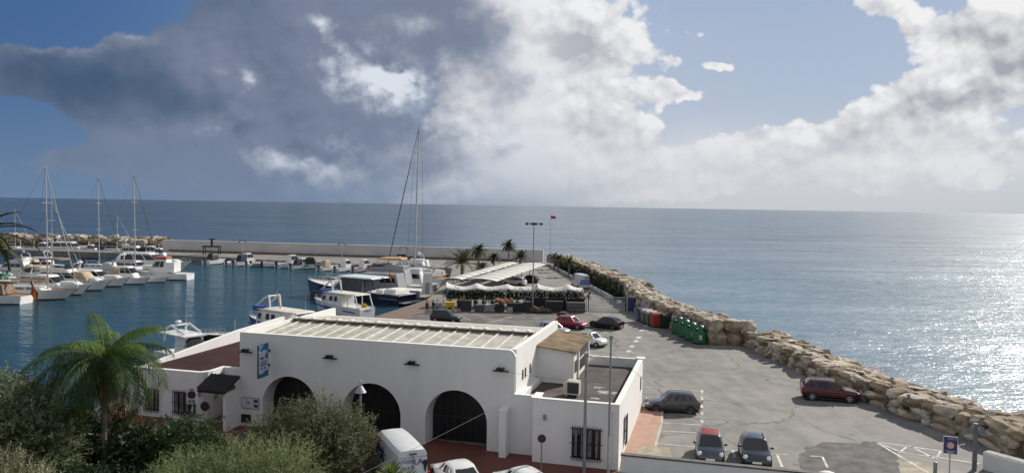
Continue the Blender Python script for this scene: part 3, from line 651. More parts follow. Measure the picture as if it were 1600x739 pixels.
def make_car(name, label, cat, kind, Lc, Wc, Hc, paint, roof=None, loc=(0,0), heading=0.0, group=None, wheel_r=.31, trim=None, side_windows=True, small=False):
    roof = roof or paint; P = PROF[kind]; hl = Lc / 2
    t = thing(name, label, cat, (loc[0], loc[1], 0.009), R_(heading), group)
    b = MB(); secs = []
    for xs_, wf, zt, zb in P['st']:
        x = xs_ * hl; wd = wf * Wc / 2; z1 = zt * Hc; z0 = max(zb * Hc, .17)
        if kind == 'van': z0 = max(zb * Hc, .22)
        zm = lerp(z0, z1, .45)
        pts = [(0, z0), (wd * .84, z0), (wd * .96, z0 + .08), (wd, zm), (wd * .985, lerp(zm, z1, .75)), (wd * .93, z1), (wd * .6, z1 + .025), (0, z1 + .035)]
        ring = [(x, y, z) for y, z in pts] + [(x, -y, z) for y, z in pts[-2:0:-1]]
        secs.append(ring)
    b.loft(secs, 0, close=True, cap=True)
    ax = .315 * Lc if kind != 'van' else .31 * Lc
    for sx in (-1, 1):
        for sy in (-1, 1):
            n = 18; rr = wheel_r + .06; cy = sy * (Wc / 2 - .035); ring = []
            for k in range(n + 1):
                a = math.pi * (-.12 + 1.24 * k / n); ring.append((sx * ax + rr * math.cos(a), wheel_r + rr * math.sin(a)))
            b.prism_y([(p[0], p[1]) for p in ring], cy - .02, cy + .045, 1)
    b.bx(-hl * .93, hl * .93, -Wc * .44, Wc * .44, .14, .24, 1)
    for sy in (-1, 1): b.bx(-hl * .55, hl * .5, sy * Wc / 2 - .012, sy * Wc / 2 + .006, .2, .3, 1)   # sills
    b.build('body', [paint, BLACK], t, smooth=40)
    xa, xb, xc, xd = [v * hl for v in P['gh']]
    def belt(x):
        st = P['st']
        for i in range(len(st) - 1):
            if st[i][0] * hl <= x <= st[i + 1][0] * hl:
                return lerp(st[i][2], st[i + 1][2], (x / hl - st[i][0]) / (st[i + 1][0] - st[i][0])) * Hc
        return st[0][2] * Hc
    wb, wt_ = Wc / 2 * .93, Wc / 2 * (.74 if kind != 'van' else .86)
    NS = 8; hs = [0, .55, .86, .97, 1.0]; 
    def gp_(u, h, side):                    # u along (0 front .. 1 rear), h height fraction
        xbot, xtop = lerp(xa, xd, u), lerp(xb, xc, u)
        z0 = belt(xbot) - .03; z1 = Hc - (.0 + .035 * (2 * u - .75) ** 2)
        e = 1 - (1 - h) ** 1.0
        wdt = lerp(wb, wt_, h) if h < .9 else lerp(lerp(wb, wt_, .9), wt_ * .78, (h - .9) / .1)
        taper = 1 - .09 * max(0, (abs(u - .5) - .3) / .2)
        return Vector((lerp(xbot, xtop, h), side * wdt * taper, lerp(z0, z1, h)))
    c = MB(); secs = []
    for i in range(NS + 1):
        u = i / NS; ring = [gp_(u, h, 1) for h in hs] + [Vector((lerp(xb, xc, u), 0, gp_(u, 1, 1).z + .02))] + [gp_(u, h, -1) for h in hs[::-1]]
        secs.append(ring)
    n = len(secs[0])
    c.loft(secs, 0, cap=True, fm=lambda k, i: 1 if 3 <= i <= 6 else 0)
    c.build('cabin', [paint, roof], t, smooth=35)
    def capq(u, du, h0, h1, s0, s1):       # quad on the front (u=0) or rear (u=1) cap
        o = Vector((1, 0, .5)).normalized() * .012 if u == 0 else Vector((-1, 0, .35)).normalized() * .012
        def q(h, s): a, bb = gp_(u, h, 1), gp_(u, h, -1); return a.lerp(bb, (1 - s) / 2) + o
        return [q(h0, s0), q(h0, s1), q(h1, s1 * .97), q(h1, s0 * .97)]
    MB().quad(*capq(0, 0, .08, .90, -.93, .93)).build('windscreen', GLASS, t)
    if kind != 'van': MB().quad(*capq(1, 0, .18 if kind != 'coupe' else .12, .86, -.86, .86)).build('rear_window', GLASS, t)
    def sideq(u0, u1, h0, h1, s):
        off = Vector((0, s * .012, .004))
        return [gp_(u0, h0, s) + off, gp_(u1, h0, s) + off, gp_(u1, h1, s) + off, gp_(u0, h1, s) + off]
    wins = {'hatch': [(.10,.46),(.49,.86)], 'suv': [(.09,.36),(.39,.66),(.69,.90)], 'coupe': [(.12,.46),(.49,.78)], 'sedan': [(.10,.46),(.49,.86)], 'mini': [(.08,.50),(.53,.84)], 'van': [(.05,.24)]}[kind]
    for s in (-1, 1):
        for u0, u1 in wins: MB().quad(*sideq(u0, u1, .12, .83, s)).build('side_window', GLASS, t)
        fx = P['st'][-2][0] * hl; zl = P['st'][-2][2] * Hc
        MB().ell((fx - .10, s * Wc * .375, zl - .02), .16, .15, .085 if kind != 'mini' else .15, 10, 6).build('headlight', CLEARLAMP, t, smooth=60)
        rz = P['st'][1][2] * Hc
        if kind == 'van': MB().bx(-hl - .012, -hl + .12, s * Wc * .455 - .06, s * Wc * .455 + .06, .75, 1.3).build('tail_light', REDLAMP, t)
        else: MB().ell((-hl + .09, s * Wc * .40, rz - .10), .10, .12, .14, 10, 6).build('tail_light', REDLAMP, t, smooth=60)
        mx = lerp(xa, xb, .25) - .12; mz = belt(xa) + .12
        MB().ell((mx, s * (Wc / 2 + .09), mz), .07, .10, .08, 8, 6).tube((mx, s * (Wc / 2 - .06), mz - .04), (mx, s * (Wc / 2 + .06), mz - .02), .025).build('mirror', trim or paint, t, smooth=60)
    for sx in (-1, 1):
        px = sx * (hl + .004); z = .42 if kind != 'van' else .6
        MB().bx(min(px, px - sx * .03), max(px, px - sx * .03), -.26, .26, z - .055, z + .055).build('number_plate', PLATE, t)
    MB().bx(hl - .05, hl + .006, -Wc * .28, Wc * .28, .24, .34).build('grille', BLACK, t)
    for sx in (-1, 1):
        for sy in (-1, 1):
            wh = bpy.data.objects.new('wheel', None); COL.objects.link(wh); wh.parent = t; wh.empty_display_size = .1
            wh.location = (sx * ax, sy * (Wc / 2 - .10), wheel_r); wh.rotation_euler = (R_(-90 * sy), 0, 0)
            r = wheel_r
            MB().lathe([(r * .60, .02), (r * .62, .10), (r * .92, .115), (r, .07), (r, -.07), (r * .92, -.1), (r * .6, -.1)], 20).build('tyre', RUBBER, wh, smooth=40)
            rim = MB().lathe([(r * .61, .06), (r * .62, .10), (r * .56, .105), (r * .52, .055)], 20, 0)
            rim.lathe([(r * .17, .05), (r * .17, .10), (r * .08, .105)], 10, 0)
            for k in range(6):
                a = k * math.pi / 3; rim.tube((r * .1 * math.cos(a), r * .1 * math.sin(a), .085), (r * .57 * math.cos(a), r * .57 * math.sin(a), .09), r * .085, None, 5, 0)
            rim.build('rim', ALLOY, wh, smooth=40)
    return t
PK = 'cars parked in the harbour car park'
make_car('parked_car', 'dark grey three door hatchback parked nose to the terracotta strip', 'car', 'hatch', 3.97, 1.68, 1.46, carpaint('paint_grey', (.085, .082, .080), .5), loc=(12.05, 56.35), heading=175, group=PK)
suv = make_car('parked_car', 'dark red SUV parked against the boulder wall, alone on the open asphalt', 'car', 'suv', 4.35, 1.8, 1.62, carpaint('paint_wine', (.085, .008, .014), .35), loc=(25.45, 60.55), heading=-15, group=PK, wheel_r=.33)
for s in (-1, 1): MB().tube((-1.3, s * .62, 1.64), (.25, s * .62, 1.64), .025, None, 6).build('roof_rail', ALUM, suv)
make_car('parked_car', 'small grey city car with a red fabric roof facing the low white wall', 'car', 'mini', 3.55, 1.63, 1.49, carpaint('paint_slate', (.055, .065, .085), .4), mat('red_fabric', (.22, .022, .028), .85, .1, 3), loc=(12.15, 45.85), heading=-103, group=PK, wheel_r=.29)
cm = make_car('parked_car', 'rounded dark blue grey small car with roof bars facing the low white wall', 'car', 'mini', 3.75, 1.70, 1.42, carpaint('paint_ink', (.030, .036, .052), .4), loc=(14.75, 45.5), heading=-103, group=PK, wheel_r=.30)
for s in (-1, 1): MB().tube((-.9, s * .5, 1.45), (.2, s * .52, 1.45), .03, None, 6).build('roof_bar', DARKMET, cm)
make_car('parked_car', 'black coupe like hatchback seen from behind near the coloured bins', 'car', 'coupe', 4.35, 1.77, 1.47, carpaint('paint_black', (.010, .010, .012), .2, .18), loc=(11.9, 94.9), heading=142, group=PK)
make_car('parked_car', 'tiny white city car with a teal roof beside the annex', 'car', 'mini', 3.45, 1.62, 1.47, carpaint('paint_white', (.72, .72, .70), 0), carpaint('paint_teal', (.06, .28, .27), .1), loc=(8.75, 82.6), heading=-38, group=PK, wheel_r=.29)
make_car('parked_car', 'bright red hatchback facing the black car', 'car', 'hatch', 4.05, 1.72, 1.46, carpaint('paint_red', (.30, .008, .022), .2), loc=(7.5, 94.6), heading=-32, group=PK)
make_car('parked_car', 'silver car mostly hidden behind the building, parked in front of the red hatchback', 'car', 'hatch', 4.0, 1.7, 1.45, carpaint('paint_silver', (.42, .44, .45), .6), loc=(5.0, 89.3), heading=-35, group=PK)
make_car('parked_car', 'dark compact people carrier parked by itself near the quay and the yellow tank', 'car', 'suv', 3.95, 1.70, 1.60, carpaint('paint_dark', (.014, .016, .022), .3), loc=(-8.2, 97.3), heading=-14, group=PK)
make_car('parked_car', 'white estate SUV parked under the white arched carport', 'car', 'suv', 4.5, 1.82, 1.66, carpaint('paint_white2', (.70, .70, .70), 0), loc=(.6, 143.5), heading=160, group=PK, wheel_r=.34)
make_car('parked_car', 'dark car added to the end shadow under the carport beyond the white SUV', 'car', 'hatch', 4.1, 1.75, 1.48, carpaint('paint_dark2', (.02, .02, .024), .3), loc=(3.4, 149.5), heading=160, group=PK)  # added car, set in the dark of the carport's end shadow
SG = 'white vehicles along the street in front of the arches'
WV = carpaint('paint_van', (.66, .67, .70), 0, .35)
van = make_car('delivery_van', 'white high roofed van with blue lettering and an ice cream cone on its rear doors', 'van', 'van', 5.3, 1.92, 2.52, WV, loc=(-5.95, 40.95), heading=114.5, group=SG, wheel_r=.34, trim=BLACK)
BLUELET = mat('lettering_blue', (.03, .045, .22), .5, .1, 6); INK = mat('lettering_ink', (.012, .012, .03), .5)
RM = Matrix(((0, 0, -1), (-1, 0, 0), (0, 1, 0))).to_4x4()
def on_rear(y, z, x=-2.662): M = RM.copy(); M.translation = (x, y, z); return M
text('ATUSHI', .27, BLUELET, van, on_rear(.32, 1.93)); text('LA', .42, BLUELET, van, on_rear(-.30, 1.88)); text('XILATS', .24, BLUELET, van, on_rear(.28, 1.6))
cone = MB().prism_y([(-.02, 1.32), (.02, 1.32), (.11, 1.75), (-.11, 1.75)], 0, .006).prism_y([(.15 * math.cos(k * .5236), 1.83 + .12 * math.sin(k * .5236)) for k in range(12)], 0, .006)
o = cone.build('ice_cream_cone', INK, van); o.location = (-2.668, -.66, 0); o.rotation_euler.z = R_(-90)
dl = MB().bx(-2.667, -2.655, -.012, .012, .4, 2.25).bx(-2.667, -2.655, -.85, .85, 2.14, 2.155).bx(-2.68, -2.655, -.2, .2, 2.27, 2.34); dl.build('door_seam', DARKMET, van)
for s in (-1, 1):
    mb = MB(); y = s * .888
    mb.bx(-.25, .75, min(y, y + s * .006), max(y, y + s * .006), .95 + .35, 1.5 + .4, 0); mb.bx(.95, 1.25, min(y, y + s * .006), max(y, y + s * .006), 1.4, 1.8, 0)
    mb.build('side_panel_sticker', BLUELET, van)
make_car('parked_car', 'white saloon parked between the lettered van and the round street sign', 'car', 'sedan', 4.3, 1.75, 1.43, carpaint('paint_white3', (.70, .71, .70), 0), loc=(-2.72, 40.35), heading=116, group=SG)
make_car('parked_car', 'small white hatchback with a roof aerial below the round street sign', 'car', 'hatch', 3.95, 1.68, 1.46, carpaint('paint_white4', (.68, .69, .69), 0), loc=(.72, 39.35), heading=120, group=SG)
dv = make_car('delivery_van', 'white high van with a red and blue rear sticker on the drive by the hedge', 'van', 'van', 5.4, 2.0, 2.6, carpaint('paint_van2', (.62, .63, .66), 0, .35), loc=(12.75, 141.5), heading=104, wheel_r=.34)
MB().bx(-2.72, -2.705, -.85, .85, .8, 1.75).build('rear_sticker', mat('sticker_blue', (.12, .24, .48), .5), dv); MB().bx(-2.725, -2.706, -.75, .1, 1.95, 2.2).build('rear_lettering', mat('sticker_red', (.4, .05, .1), .5), dv)
# ------------------------------------------------------------------ boats
BOOT = mat('boot_stripe', (.03, .035, .06), .4, .1, 1)
DGREY = mat('smoked_window', (.010, .011, .014), .06, .1, 2, spec=.8)
DECKW = mat('deck_white', (.64, .64, .62), .6, .06, 2)
BEIGEC = mat('beige_cover', (.40, .32, .21), .85, .15, 1.5)
BROWNC = mat('brown_cover', (.20, .145, .10), .85, .18, 1.5)
BLUEC = mat('blue_cover', (.012, .022, .06), .8, .1, 1.5)
FENDER = mat('fender_blue', (.03, .04, .09), .5)
def hull(mb, Lh, B, fb, fs, rake, d=.45, full=2.4, n=16, tr=.88):
    secs = []; dk = []
    for k in range(n + 1):
        s = k / n
        f = (tr + (1 - tr) * min(1, s / .35)) if s < .35 else max(.0, 1 - ((s - .35) / .65) ** full)
        b = max(.03, B / 2 * f); bw = max(.015, b * (.93 if s < .4 else .93 - .45 * ((s - .4) / .6) ** 1.3))
        zs = fs + (fb - fs) * s ** 1.8; xd = (s - .5) * Lh; xw = xd - rake * s ** 5; xm = lerp(xw, xd, .45)
        half = [(xw - .3 * rake * s ** 4, 0, -d), (xw, bw * .8, -d * .55), (xw, bw, .03), (lerp(xw, xd, .08), bw * 1.01, .17), (xm, lerp(bw, b, .62), lerp(.17, zs, .5)), (xd, b, zs), (xd - .02, b * .93, zs), (xd - .02, b * .92, zs - .16)]
        secs.append(half + [(x, -y, z) for x, y, z in half[:0:-1]])
        dk.append([(xd - .02, b * .925, zs - .15), (xd - .02, 0, zs - .10), (xd - .02, -b * .925, zs - .15)])
    m = len(secs[0])
    def fm(k, i): return 1 if i in (0, 1, 2, m - 1, m - 2, m - 3) else (2 if 5 <= i <= m - 7 else 0)
    mb.loft(secs, 0, close=True, cap=True, fm=fm)
    mb.loft(dk, 2)
def frus(mb, b, t, zb, zt, mi=0, crown=.06):
    """cabin block: b and t are (x0, x1, half width) at the foot and the top"""
    secs = []
    for h in (0, .5, .9, 1.0):
        x0, x1, w_ = [lerp(p, q, h) for p, q in zip(b, t)]; z = lerp(zb, zt, h)
        if h == 1.0: x0 += .06; x1 -= .10; w_ -= .07
        c = min(.35, w_ * .35)
        secs.append([(x0, -w_ * .96, z), (x1 - c, -w_, z), (x1, -w_ + c * 1.4, z), (x1 + .04, 0, z), (x1, w_ - c * 1.4, z), (x1 - c, w_, z), (x0, w_ * .96, z)])
    secs.append([(lerp(p[0], (secs[-1][0][0] + secs[-1][3][0]) / 2, .4), p[1] * .5, zt + crown) for p in secs[-1]])
    mb.loft(secs, mi, close=True, cap=True)
def fwin(mb, b, t, zb, zt, h0, h1, splits=((.04, .96),), front=True, mi=0, o=.03):
    def P(u, h, s):
        x0, x1, w_ = [lerp(p, q, h) for p, q in zip(b, t)]; c = min(.35, w_ * .35)
        return (lerp(x0, x1 - c, u), s * (lerp(.96, 1, u) * w_ + o), lerp(zb, zt, h))
    for s in (-1, 1):
        for u0, u1 in splits: mb.quad(P(u0, h0, s), P(u1, h0, s), P(u1, h1, s), P(u0, h1, s), mi)
    if front:
        def F(k, h):
            x0, x1, w_ = [lerp(p, q, h) for p, q in zip(b, t)]; c = min(.35, w_ * .35)
            pts = [(x1 - c + .02, -w_ - .02), (x1 + o, -w_ + c * 1.4), (x1 + .04 + o, 0), (x1 + o, w_ - c * 1.4), (x1 - c + .02, w_ + .02)]
            return (*pts[k], lerp(zb, zt, h))
        for k in range(4): mb.quad(F(k, h0), F(k + 1, h0), F(k + 1, h1), F(k, h1), mi)
def rail(mb, Lh, B, fb, fs, s0, s1, h=.6, full=2.4, n=9):
    for sd_ in (-1, 1):
        top = []
        for k in range(n + 1):
            s = lerp(s0, s1, k / n); f = 1 if s < .35 else max(.02, 1 - ((s - .35) / .65) ** full)
            z = fs + (fb - fs) * s ** 1.8; p = ((s - .5) * Lh - .05, sd_ * B / 2 * f * .95, z)
            mb.tube(p, (p[0], p[1], z + h), .022, None, 4); top.append((p[0], p[1], z + h))
        mb.path(top, .024, 4)
def boat(label, cat, pos, heading, Lh, group=None, name='motor_boat'):
    return thing(name, label, cat, (pos[0], pos[1], WZ), R_(heading), group)
def motor_yacht(label, pos, heading, Lh, group=None, hullm=None, fly=True, bim=None, arch=True, cover=None, name='motor_yacht', teak=False, cat='yacht'):
    t = boat(label, cat, pos, heading, Lh, group, name); hullm = hullm or WHITEGEL
    B = Lh * .30 if Lh < 14 else Lh * .255; fb = .10 * Lh + .45; fs = .055 * Lh + .35
    h = MB(); hull(h, Lh, B, fb, fs, .12 * Lh); h.build('hull', [hullm, BOOT, TEAK if teak else DECKW], t, smooth=38)
    w_ = MB(); zb = lerp(fs, fb, .35)
    for sd_ in (-1, 1):                                         # long dark hull window
        w_.quad((-.05 * Lh, sd_ * (B / 2 * .992), fs * .62), (.20 * Lh, sd_ * (B / 2 * .955), fs * .70), (.17 * Lh, sd_ * (B / 2 * .985), fs * .86), (-.05 * Lh, sd_ * (B / 2 * 1.0), fs * .80))
    w_.build('hull_window', DGREY, t)
    b0 = (-.30 * Lh, .24 * Lh, B * .40); t0 = (-.27 * Lh, .07 * Lh, B * .34); z0 = fs + .05; z1 = fs + .115 * Lh + .35
    c = MB(); frus(c, b0, t0, z0, z1); cab = c.build('cabin', WHITEGEL if hullm is not YGREY else YGREY, t, smooth=40)
    q = MB(); fwin(q, b0, t0, z0, z1, .42, .86, ((.06, .40), (.43, .70), (.73, .97))); q.build('cabin_window', DGREY, cab)
    f = MB(); frus(f, (.10 * Lh, .40 * Lh, B * .26), (.10 * Lh, .33 * Lh, B * .2), lerp(fs, fb, .5), fb + .25); f.build('foredeck_trunk', DECKW, t, smooth=40)
    if cover: k = MB(); frus(k, (.0, .30 * Lh, B * .36), (.02 * Lh, .22 * Lh, B * .28), z0 + .3, z1 - .2); k.build('canvas_cover', cover, t, smooth=40)
    if fly:
        b1 = (-.26 * Lh, .06 * Lh, B * .36); t1 = (-.27 * Lh, .01 * Lh, B * .36); k = MB(); frus(k, b1, t1, z1 + .02, z1 + .75); k.build('flybridge', WHITEGEL if hullm is not YGREY else YGREY, t, smooth=40)
        k = MB(); fwin(k, (b1[0], b1[1], b1[2]), t1, z1 + .6, z1 + .95, 0, 1, ((.6, .98),)); k.build('flybridge_screen', DGREY, t)
    zt = z1 + (.75 if fly else .05)
    if arch:
        k = MB()
        for sd_ in (-1, 1): k.path([(-.27 * Lh, sd_ * B * .36, zt - .3), (-.24 * Lh, sd_ * B * .34, zt + .9), (-.20 * Lh, sd_ * B * .26, zt + 1.25)], .10, 6)
        k.tube((-.20 * Lh, -B * .27, zt + 1.25), (-.20 * Lh, B * .27, zt + 1.25), .10, None, 6); ak = k.build('radar_arch', WHITEGEL, t, smooth=50)
        MB().ell((-.20 * Lh, 0, zt + 1.5), .32, .32, .16).build('radar_dome', WHITEGEL, ak, smooth=60)
        MB().tube((-.21 * Lh, B * .15, zt + 1.3), (-.24 * Lh, B * .15, zt + 3.6), .018, .01, 4).build('aerial', ALUM, ak)
    if bim:
        k = MB(); frus(k, (-.25 * Lh, -.01 * Lh, B * .36), (-.24 * Lh, -.03 * Lh, B * .34), zt + 1.15, zt + 1.4, crown=.12)
        for sx in (-.24, -.03):
            for sd_ in (-1, 1): k.tube((sx * Lh, sd_ * B * .33, zt - .2), (sx * Lh, sd_ * B * .33, zt + 1.2), .025, None, 5)
        k.build('bimini', bim, t, smooth=40)
    k = MB(); rail(k, Lh, B, fb, fs, .42, .985, .62); k.build('rail', ALUM, t)
    k = MB()
    for sd_ in (-1, 1):
        for s in (-.2, .02): MB().ell((s * Lh, sd_ * (B / 2 + .12), fs * .55), .13, .13, .36, 8, 6).build('fender', FENDER, t, smooth=60)
    MB().bx(-Lh * .5 - .8, -Lh * .5 + .1, -B * .38, B * .38, .22, .34).build('swim_platform', TEAK, t)
    return t
def sail_yacht(label, pos, heading, Lh, mast_h, group=None, cover=BROWNC, hullm=None, rigx=.08, boomless=False, dark_stay=False, name='sailing_yacht', ketch=0):
    t = boat(label, 'sailing boat', pos, heading, Lh, group, name); hullm = hullm or WHITEGEL
    B = Lh * .28 if Lh < 18 else Lh * .23; fb = .075 * Lh + .55; fs = .055 * Lh + .45
    h = MB(); hull(h, Lh, B, fb, fs, .13 * Lh, full=2.0, tr=.7); h.build('hull', [hullm, BOOT, TEAK], t, smooth=38)
    k = MB(); frus(k, (-.22 * Lh, .22 * Lh, B * .28), (-.20 * Lh, .16 * Lh, B * .23), fs, fs + .55 + .01 * Lh); cb = k.build('coachroof', WHITEGEL, t, smooth=40)
    q = MB(); fwin(q, (-.22 * Lh, .22 * Lh, B * .28), (-.20 * Lh, .16 * Lh, B * .23), fs, fs + .55 + .01 * Lh, .4, .78, ((.08, .3), (.36, .58), (.64, .86)), front=False); q.build('cabin_window', DGREY, cb)
    if cover: k = MB(); frus(k, (-.34 * Lh, -.17 * Lh, B * .33), (-.32 * Lh, -.20 * Lh, B * .27), fs + .1, fs + 1.5); k.build('spray_hood', cover, t, smooth=40)
    mx = rigx * Lh; mz = fs + .4; rk = .012 if mast_h < 30 else .036
    mk = 1.6 if mast_h > 30 else 1.0
    MB().tube((mx, 0, fs - .1), (mx - rk * mast_h, 0, mast_h), .07 + .0026 * mast_h * mk, .04 + .002 * mast_h * mk, 8).build('mast', ALUM, t, smooth=60)
    k = MB()
    for z in ((.45, .72) if mast_h < 24 else (.28, .46, .64, .82)):
        xx = mx - rk * z * mast_h; k.tube((xx, -B * .26, z * mast_h), (xx, B * .26, z * mast_h), .035, None, 5)
    k.build('spreaders', ALUM, t)
    if not boomless:
        bl = .36 * Lh; k = MB().tube((mx - .2, 0, mz + 1.1), (mx - bl, 0, mz + 1.25), .09, .08, 8); bo = k.build('boom', ALUM, t)
        if cover:
            s = MB(); secs = []
            for i in range(9):
                u = i / 8; r = .34 * (1 - .55 * u) + .03 * math.sin(i * 2.2); cxx = mx - .25 - u * (bl - .3)
                secs.append([(cxx, r * .55 * math.cos(a * .7854), mz + 1.42 + r * math.sin(a * .7854)) for a in range(8)])
            s.loft(secs, close=True, cap=True); s.build('sail_cover', cover, bo, smooth=60)
    top = (mx - rk * mast_h, 0, mast_h - .3); st = MB(); wr = .010 + .0004 * mast_h
    for sd_ in (-1, 1):
        xx = mx - rk * .72 * mast_h; st.path([(mx - .1, sd_ * B * .46, fs), (xx, sd_ * B * .26, .72 * mast_h), top], wr, 4)
    st.tube((-.48 * Lh, 0, fs), top, wr * (.4 if mast_h > 30 else 1), None, 4); st.build('stays', WIRE, t)
    fr = .025 + .0022 * mast_h
    MB().path([(.49 * Lh, 0, fb + .1), ((.49 * Lh + top[0]) / 2, 0, (fb + mast_h) / 2), (top[0], 0, top[2])], [fr, fr * 1.1, .04], 6).build('furled_jib', WIRE if dark_stay else mat('sailcloth', (.5, .49, .46), .8, .1, 2), t)
    k = MB(); rail(k, Lh, B, fb, fs, .02, .98, .6, 2.0, 10); k.build('rail', ALUM, t)
    return t
def small_boat(label, pos, heading, Lh, group=None, canopy=None, hullm=None, stripe=None, outb=True, cabin=True, name='motor_boat'):
    t = boat(label, 'boat', pos, heading, Lh, group, name); B = Lh * .36; fb = .12 * Lh + .35; fs = .09 * Lh + .3
    h = MB(); hull(h, Lh, B, fb, fs, .13 * Lh, .3, n=12); h.build('hull', [hullm or WHITEGEL, BOOT, DECKW], t, smooth=38)
    if stripe:
        k = MB()
        for sd_ in (-1, 1): k.quad((-.48 * Lh, sd_ * B * .452, fs * .62), (.1 * Lh, sd_ * B * .505, fs * .7), (.1 * Lh, sd_ * B * .508, fs * .92), (-.48 * Lh, sd_ * B * .458, fs * .85))
        k.build('hull_stripe', stripe, t)
    if cabin:
        b0 = (-.12 * Lh, .26 * Lh, B * .34); t0 = (-.10 * Lh, .10 * Lh, B * .28); k = MB(); frus(k, b0, t0, fs, fs + .24 * Lh); cb = k.build('cabin', WHITEGEL, t, smooth=40)
        q = MB(); fwin(q, b0, t0, fs, fs + .24 * Lh, .45, .88, ((.06, .5), (.55, .95))); q.build('cabin_window', DGREY, cb)
    if canopy:
        k = MB(); frus(k, (-.34 * Lh, .0, B * .32), (-.30 * Lh, -.06 * Lh, B * .24), fs + .1, fs + .19 * Lh, crown=.15); k.build('canopy', canopy, t, smooth=40)
    if outb:
        k = MB(); k.bx(-.58 * Lh, -.5 * Lh, -.17, .17, fs - .1, fs + .55).bx(-.56 * Lh, -.52 * Lh, -.06, .06, -.3, fs); k.build('outboard_engine', BLACK, t)
    k = MB(); rail(k, Lh, B, fb, fs, .5, .98, .4, n=6); k.build('rail', ALUM, t)
    return t
def flag(parent, p, cols, s=1.0, name='flag'):
    mb = MB(); mb.tube(p, (p[0] - .5 * s, p[1], p[2] + 1.7 * s), .02 * s, None, 5, 3)
    tx, ty, tz = p[0] - .5 * s, p[1], p[2] + 1.65 * s; n = len(cols)
    for i in range(3):
        for j in range(5):
            def q(a, b): return (tx - .1 * s - .25 * s * a + .05 * s * math.sin(b * 1.3), ty + .10 * s * math.sin(b * 1.7 + a), tz - (.5 * a + .32 * b) * s * .9)
            mb.quad(q(i, j), q(i + 1, j), q(i + 1, j + 1), q(i, j + 1), i)
    mb.build(name, cols + [ALUM], parent)
FRED = mat('flag_red', (.45, .03, .02), .7, .1, 4); FYEL = mat('flag_yellow', (.6, .32, .02), .7, .1, 4)

# ---- berths on the left: sterns or bows on a line about 70 m to the left
MG = 'boats berthed side by side on the left of the harbour'
a = sail_yacht('wooden decked white sailing boat with a drooping Spanish flag at its stern', (-84.0, 119.8), 176, 17, 16.5, MG, cover=BROWNC, rigx=-.02); flag(a, (-8.5, .2, 1.3), [FRED, FYEL, FRED], 1.5)
MB().bx(-3.5, -.6, -1.2, 1.2, 1.4, 2.3).build('deck_cover', BEIGEC, a)
sail_yacht('white sailing yacht with the tallest mast among the left hand berths', (-79.0, 125.0), -2, 17, 21.8, MG, cover=BEIGEC, rigx=.20)
motor_yacht('white motor yacht with a beige bimini behind the tall masted sailing yacht', (-79.5, 131.4), -3, 15.5, MG, bim=BEIGEC, fly=False)
motor_yacht('white flybridge motor yacht with a tan canvas over its foredeck', (-80.0, 138.2), -3, 16.5, MG, cover=BEIGEC, bim=BROWNC)
motor_yacht('white sports cruiser with a sleek black window band and no flybridge', (-79.0, 145.0), -3, 14.0, MG, fly=False, arch=True)
small_boat('white cuddy boat with a brown canopy moored beside the sports cruiser', (-75.0, 149.5), -4, 9.5, MG, canopy=BEIGEC, outb=False)
small_boat('small white open boat with black outboard, bow to the right', (-72.0, 153.2), -4, 7.2, MG, canopy=None, cabin=False)
tr = small_boat('white trawler style cruiser with red trimmed bridge at the end of the left berths', (-72.5, 159.5), 178, 11.5, MG, outb=False)
MB().bx(-1.2, 1.6, -1.3, 1.3, 4.3, 4.75).build('upper_bridge', mat('bridge_red', (.35, .12, .08), .6, .3, 3), tr); MB().bx(-3.0, -.8, -1.5, 1.5, 1.6, 3.6).build('wheelhouse', WHITEGEL, tr)
motor_yacht('long low white motor yacht with dark wraparound windows behind the trawler', (-84.0, 177.0), -4, 21, MG, fly=False, arch=False)
sail_yacht('white sailing yacht with a dark furled jib and white spray hood', (-83.0, 165.5), -4, 15, 22.0, MG, cover=mat('white_canvas', (.5, .5, .5), .85), rigx=.12, dark_stay=True)
sail_yacht('white sailing yacht with blue sail cover between the tallest mast and the breakwater rocks', (-95.0, 157.5), -4, 14, 16.5, MG, cover=BLUEC, rigx=.05)
sail_yacht('white sailing yacht far back among the berths, its mast crossed by a dark stay', (-92.5, 171.0), -4, 13.5, 21.5, MG, cover=BLUEC, rigx=.04, dark_stay=True)
motor_yacht('white motor boat with a blue bimini at the back of the left berths', (-93.5, 133.0), -3, 12, MG, bim=BLUEC)
motor_yacht('white motor boat with a green canvas over its cockpit', (-95.0, 140.5), -3, 12, MG, cover=mat('green_canvas', (.03, .12, .10), .8), bim=BLUEC, fly=False)
motor_yacht('white motor boat with a tall radar arch, farthest back in the left berths', (-101.0, 148.0), -3, 12, MG)
small_boat('white cabin boat at the left edge of the view', (-101.0, 138.5), 178, 9, MG, canopy=BLUEC)
# ---- along the far rock breakwater
FG = 'boats lying along the far rock breakwater'
sail_yacht('white sailing boat without sail cover lying under the rocks at far left', (-149, 228.5), 4, 13, 13, FG, cover=None)
small_boat('white speedboat with a white bow near the rocks at far left', (-139, 227.5), 4, 9, FG, cabin=True)
motor_yacht('pale long motor yacht moored along the rock breakwater', (-131, 227.5), 5, 17, FG, fly=False)
sail_yacht('white sailing boat with two spreaders below the rock breakwater', (-117, 225.5), 5, 13, 12, FG, cover=BLUEC)
motor_yacht('white flybridge boat by the right end of the rock breakwater', (-107.5, 219.5), 5, 13, FG)
small_boat('white day boat with a black canopy beside the end of the pale harbour wall', (-100.5, 213.5), 12, 10, FG, canopy=BLACK)
small_boat('white boat with tall white cabin near the start of the pier', (-96.5, 209.5), 12, 9, FG)
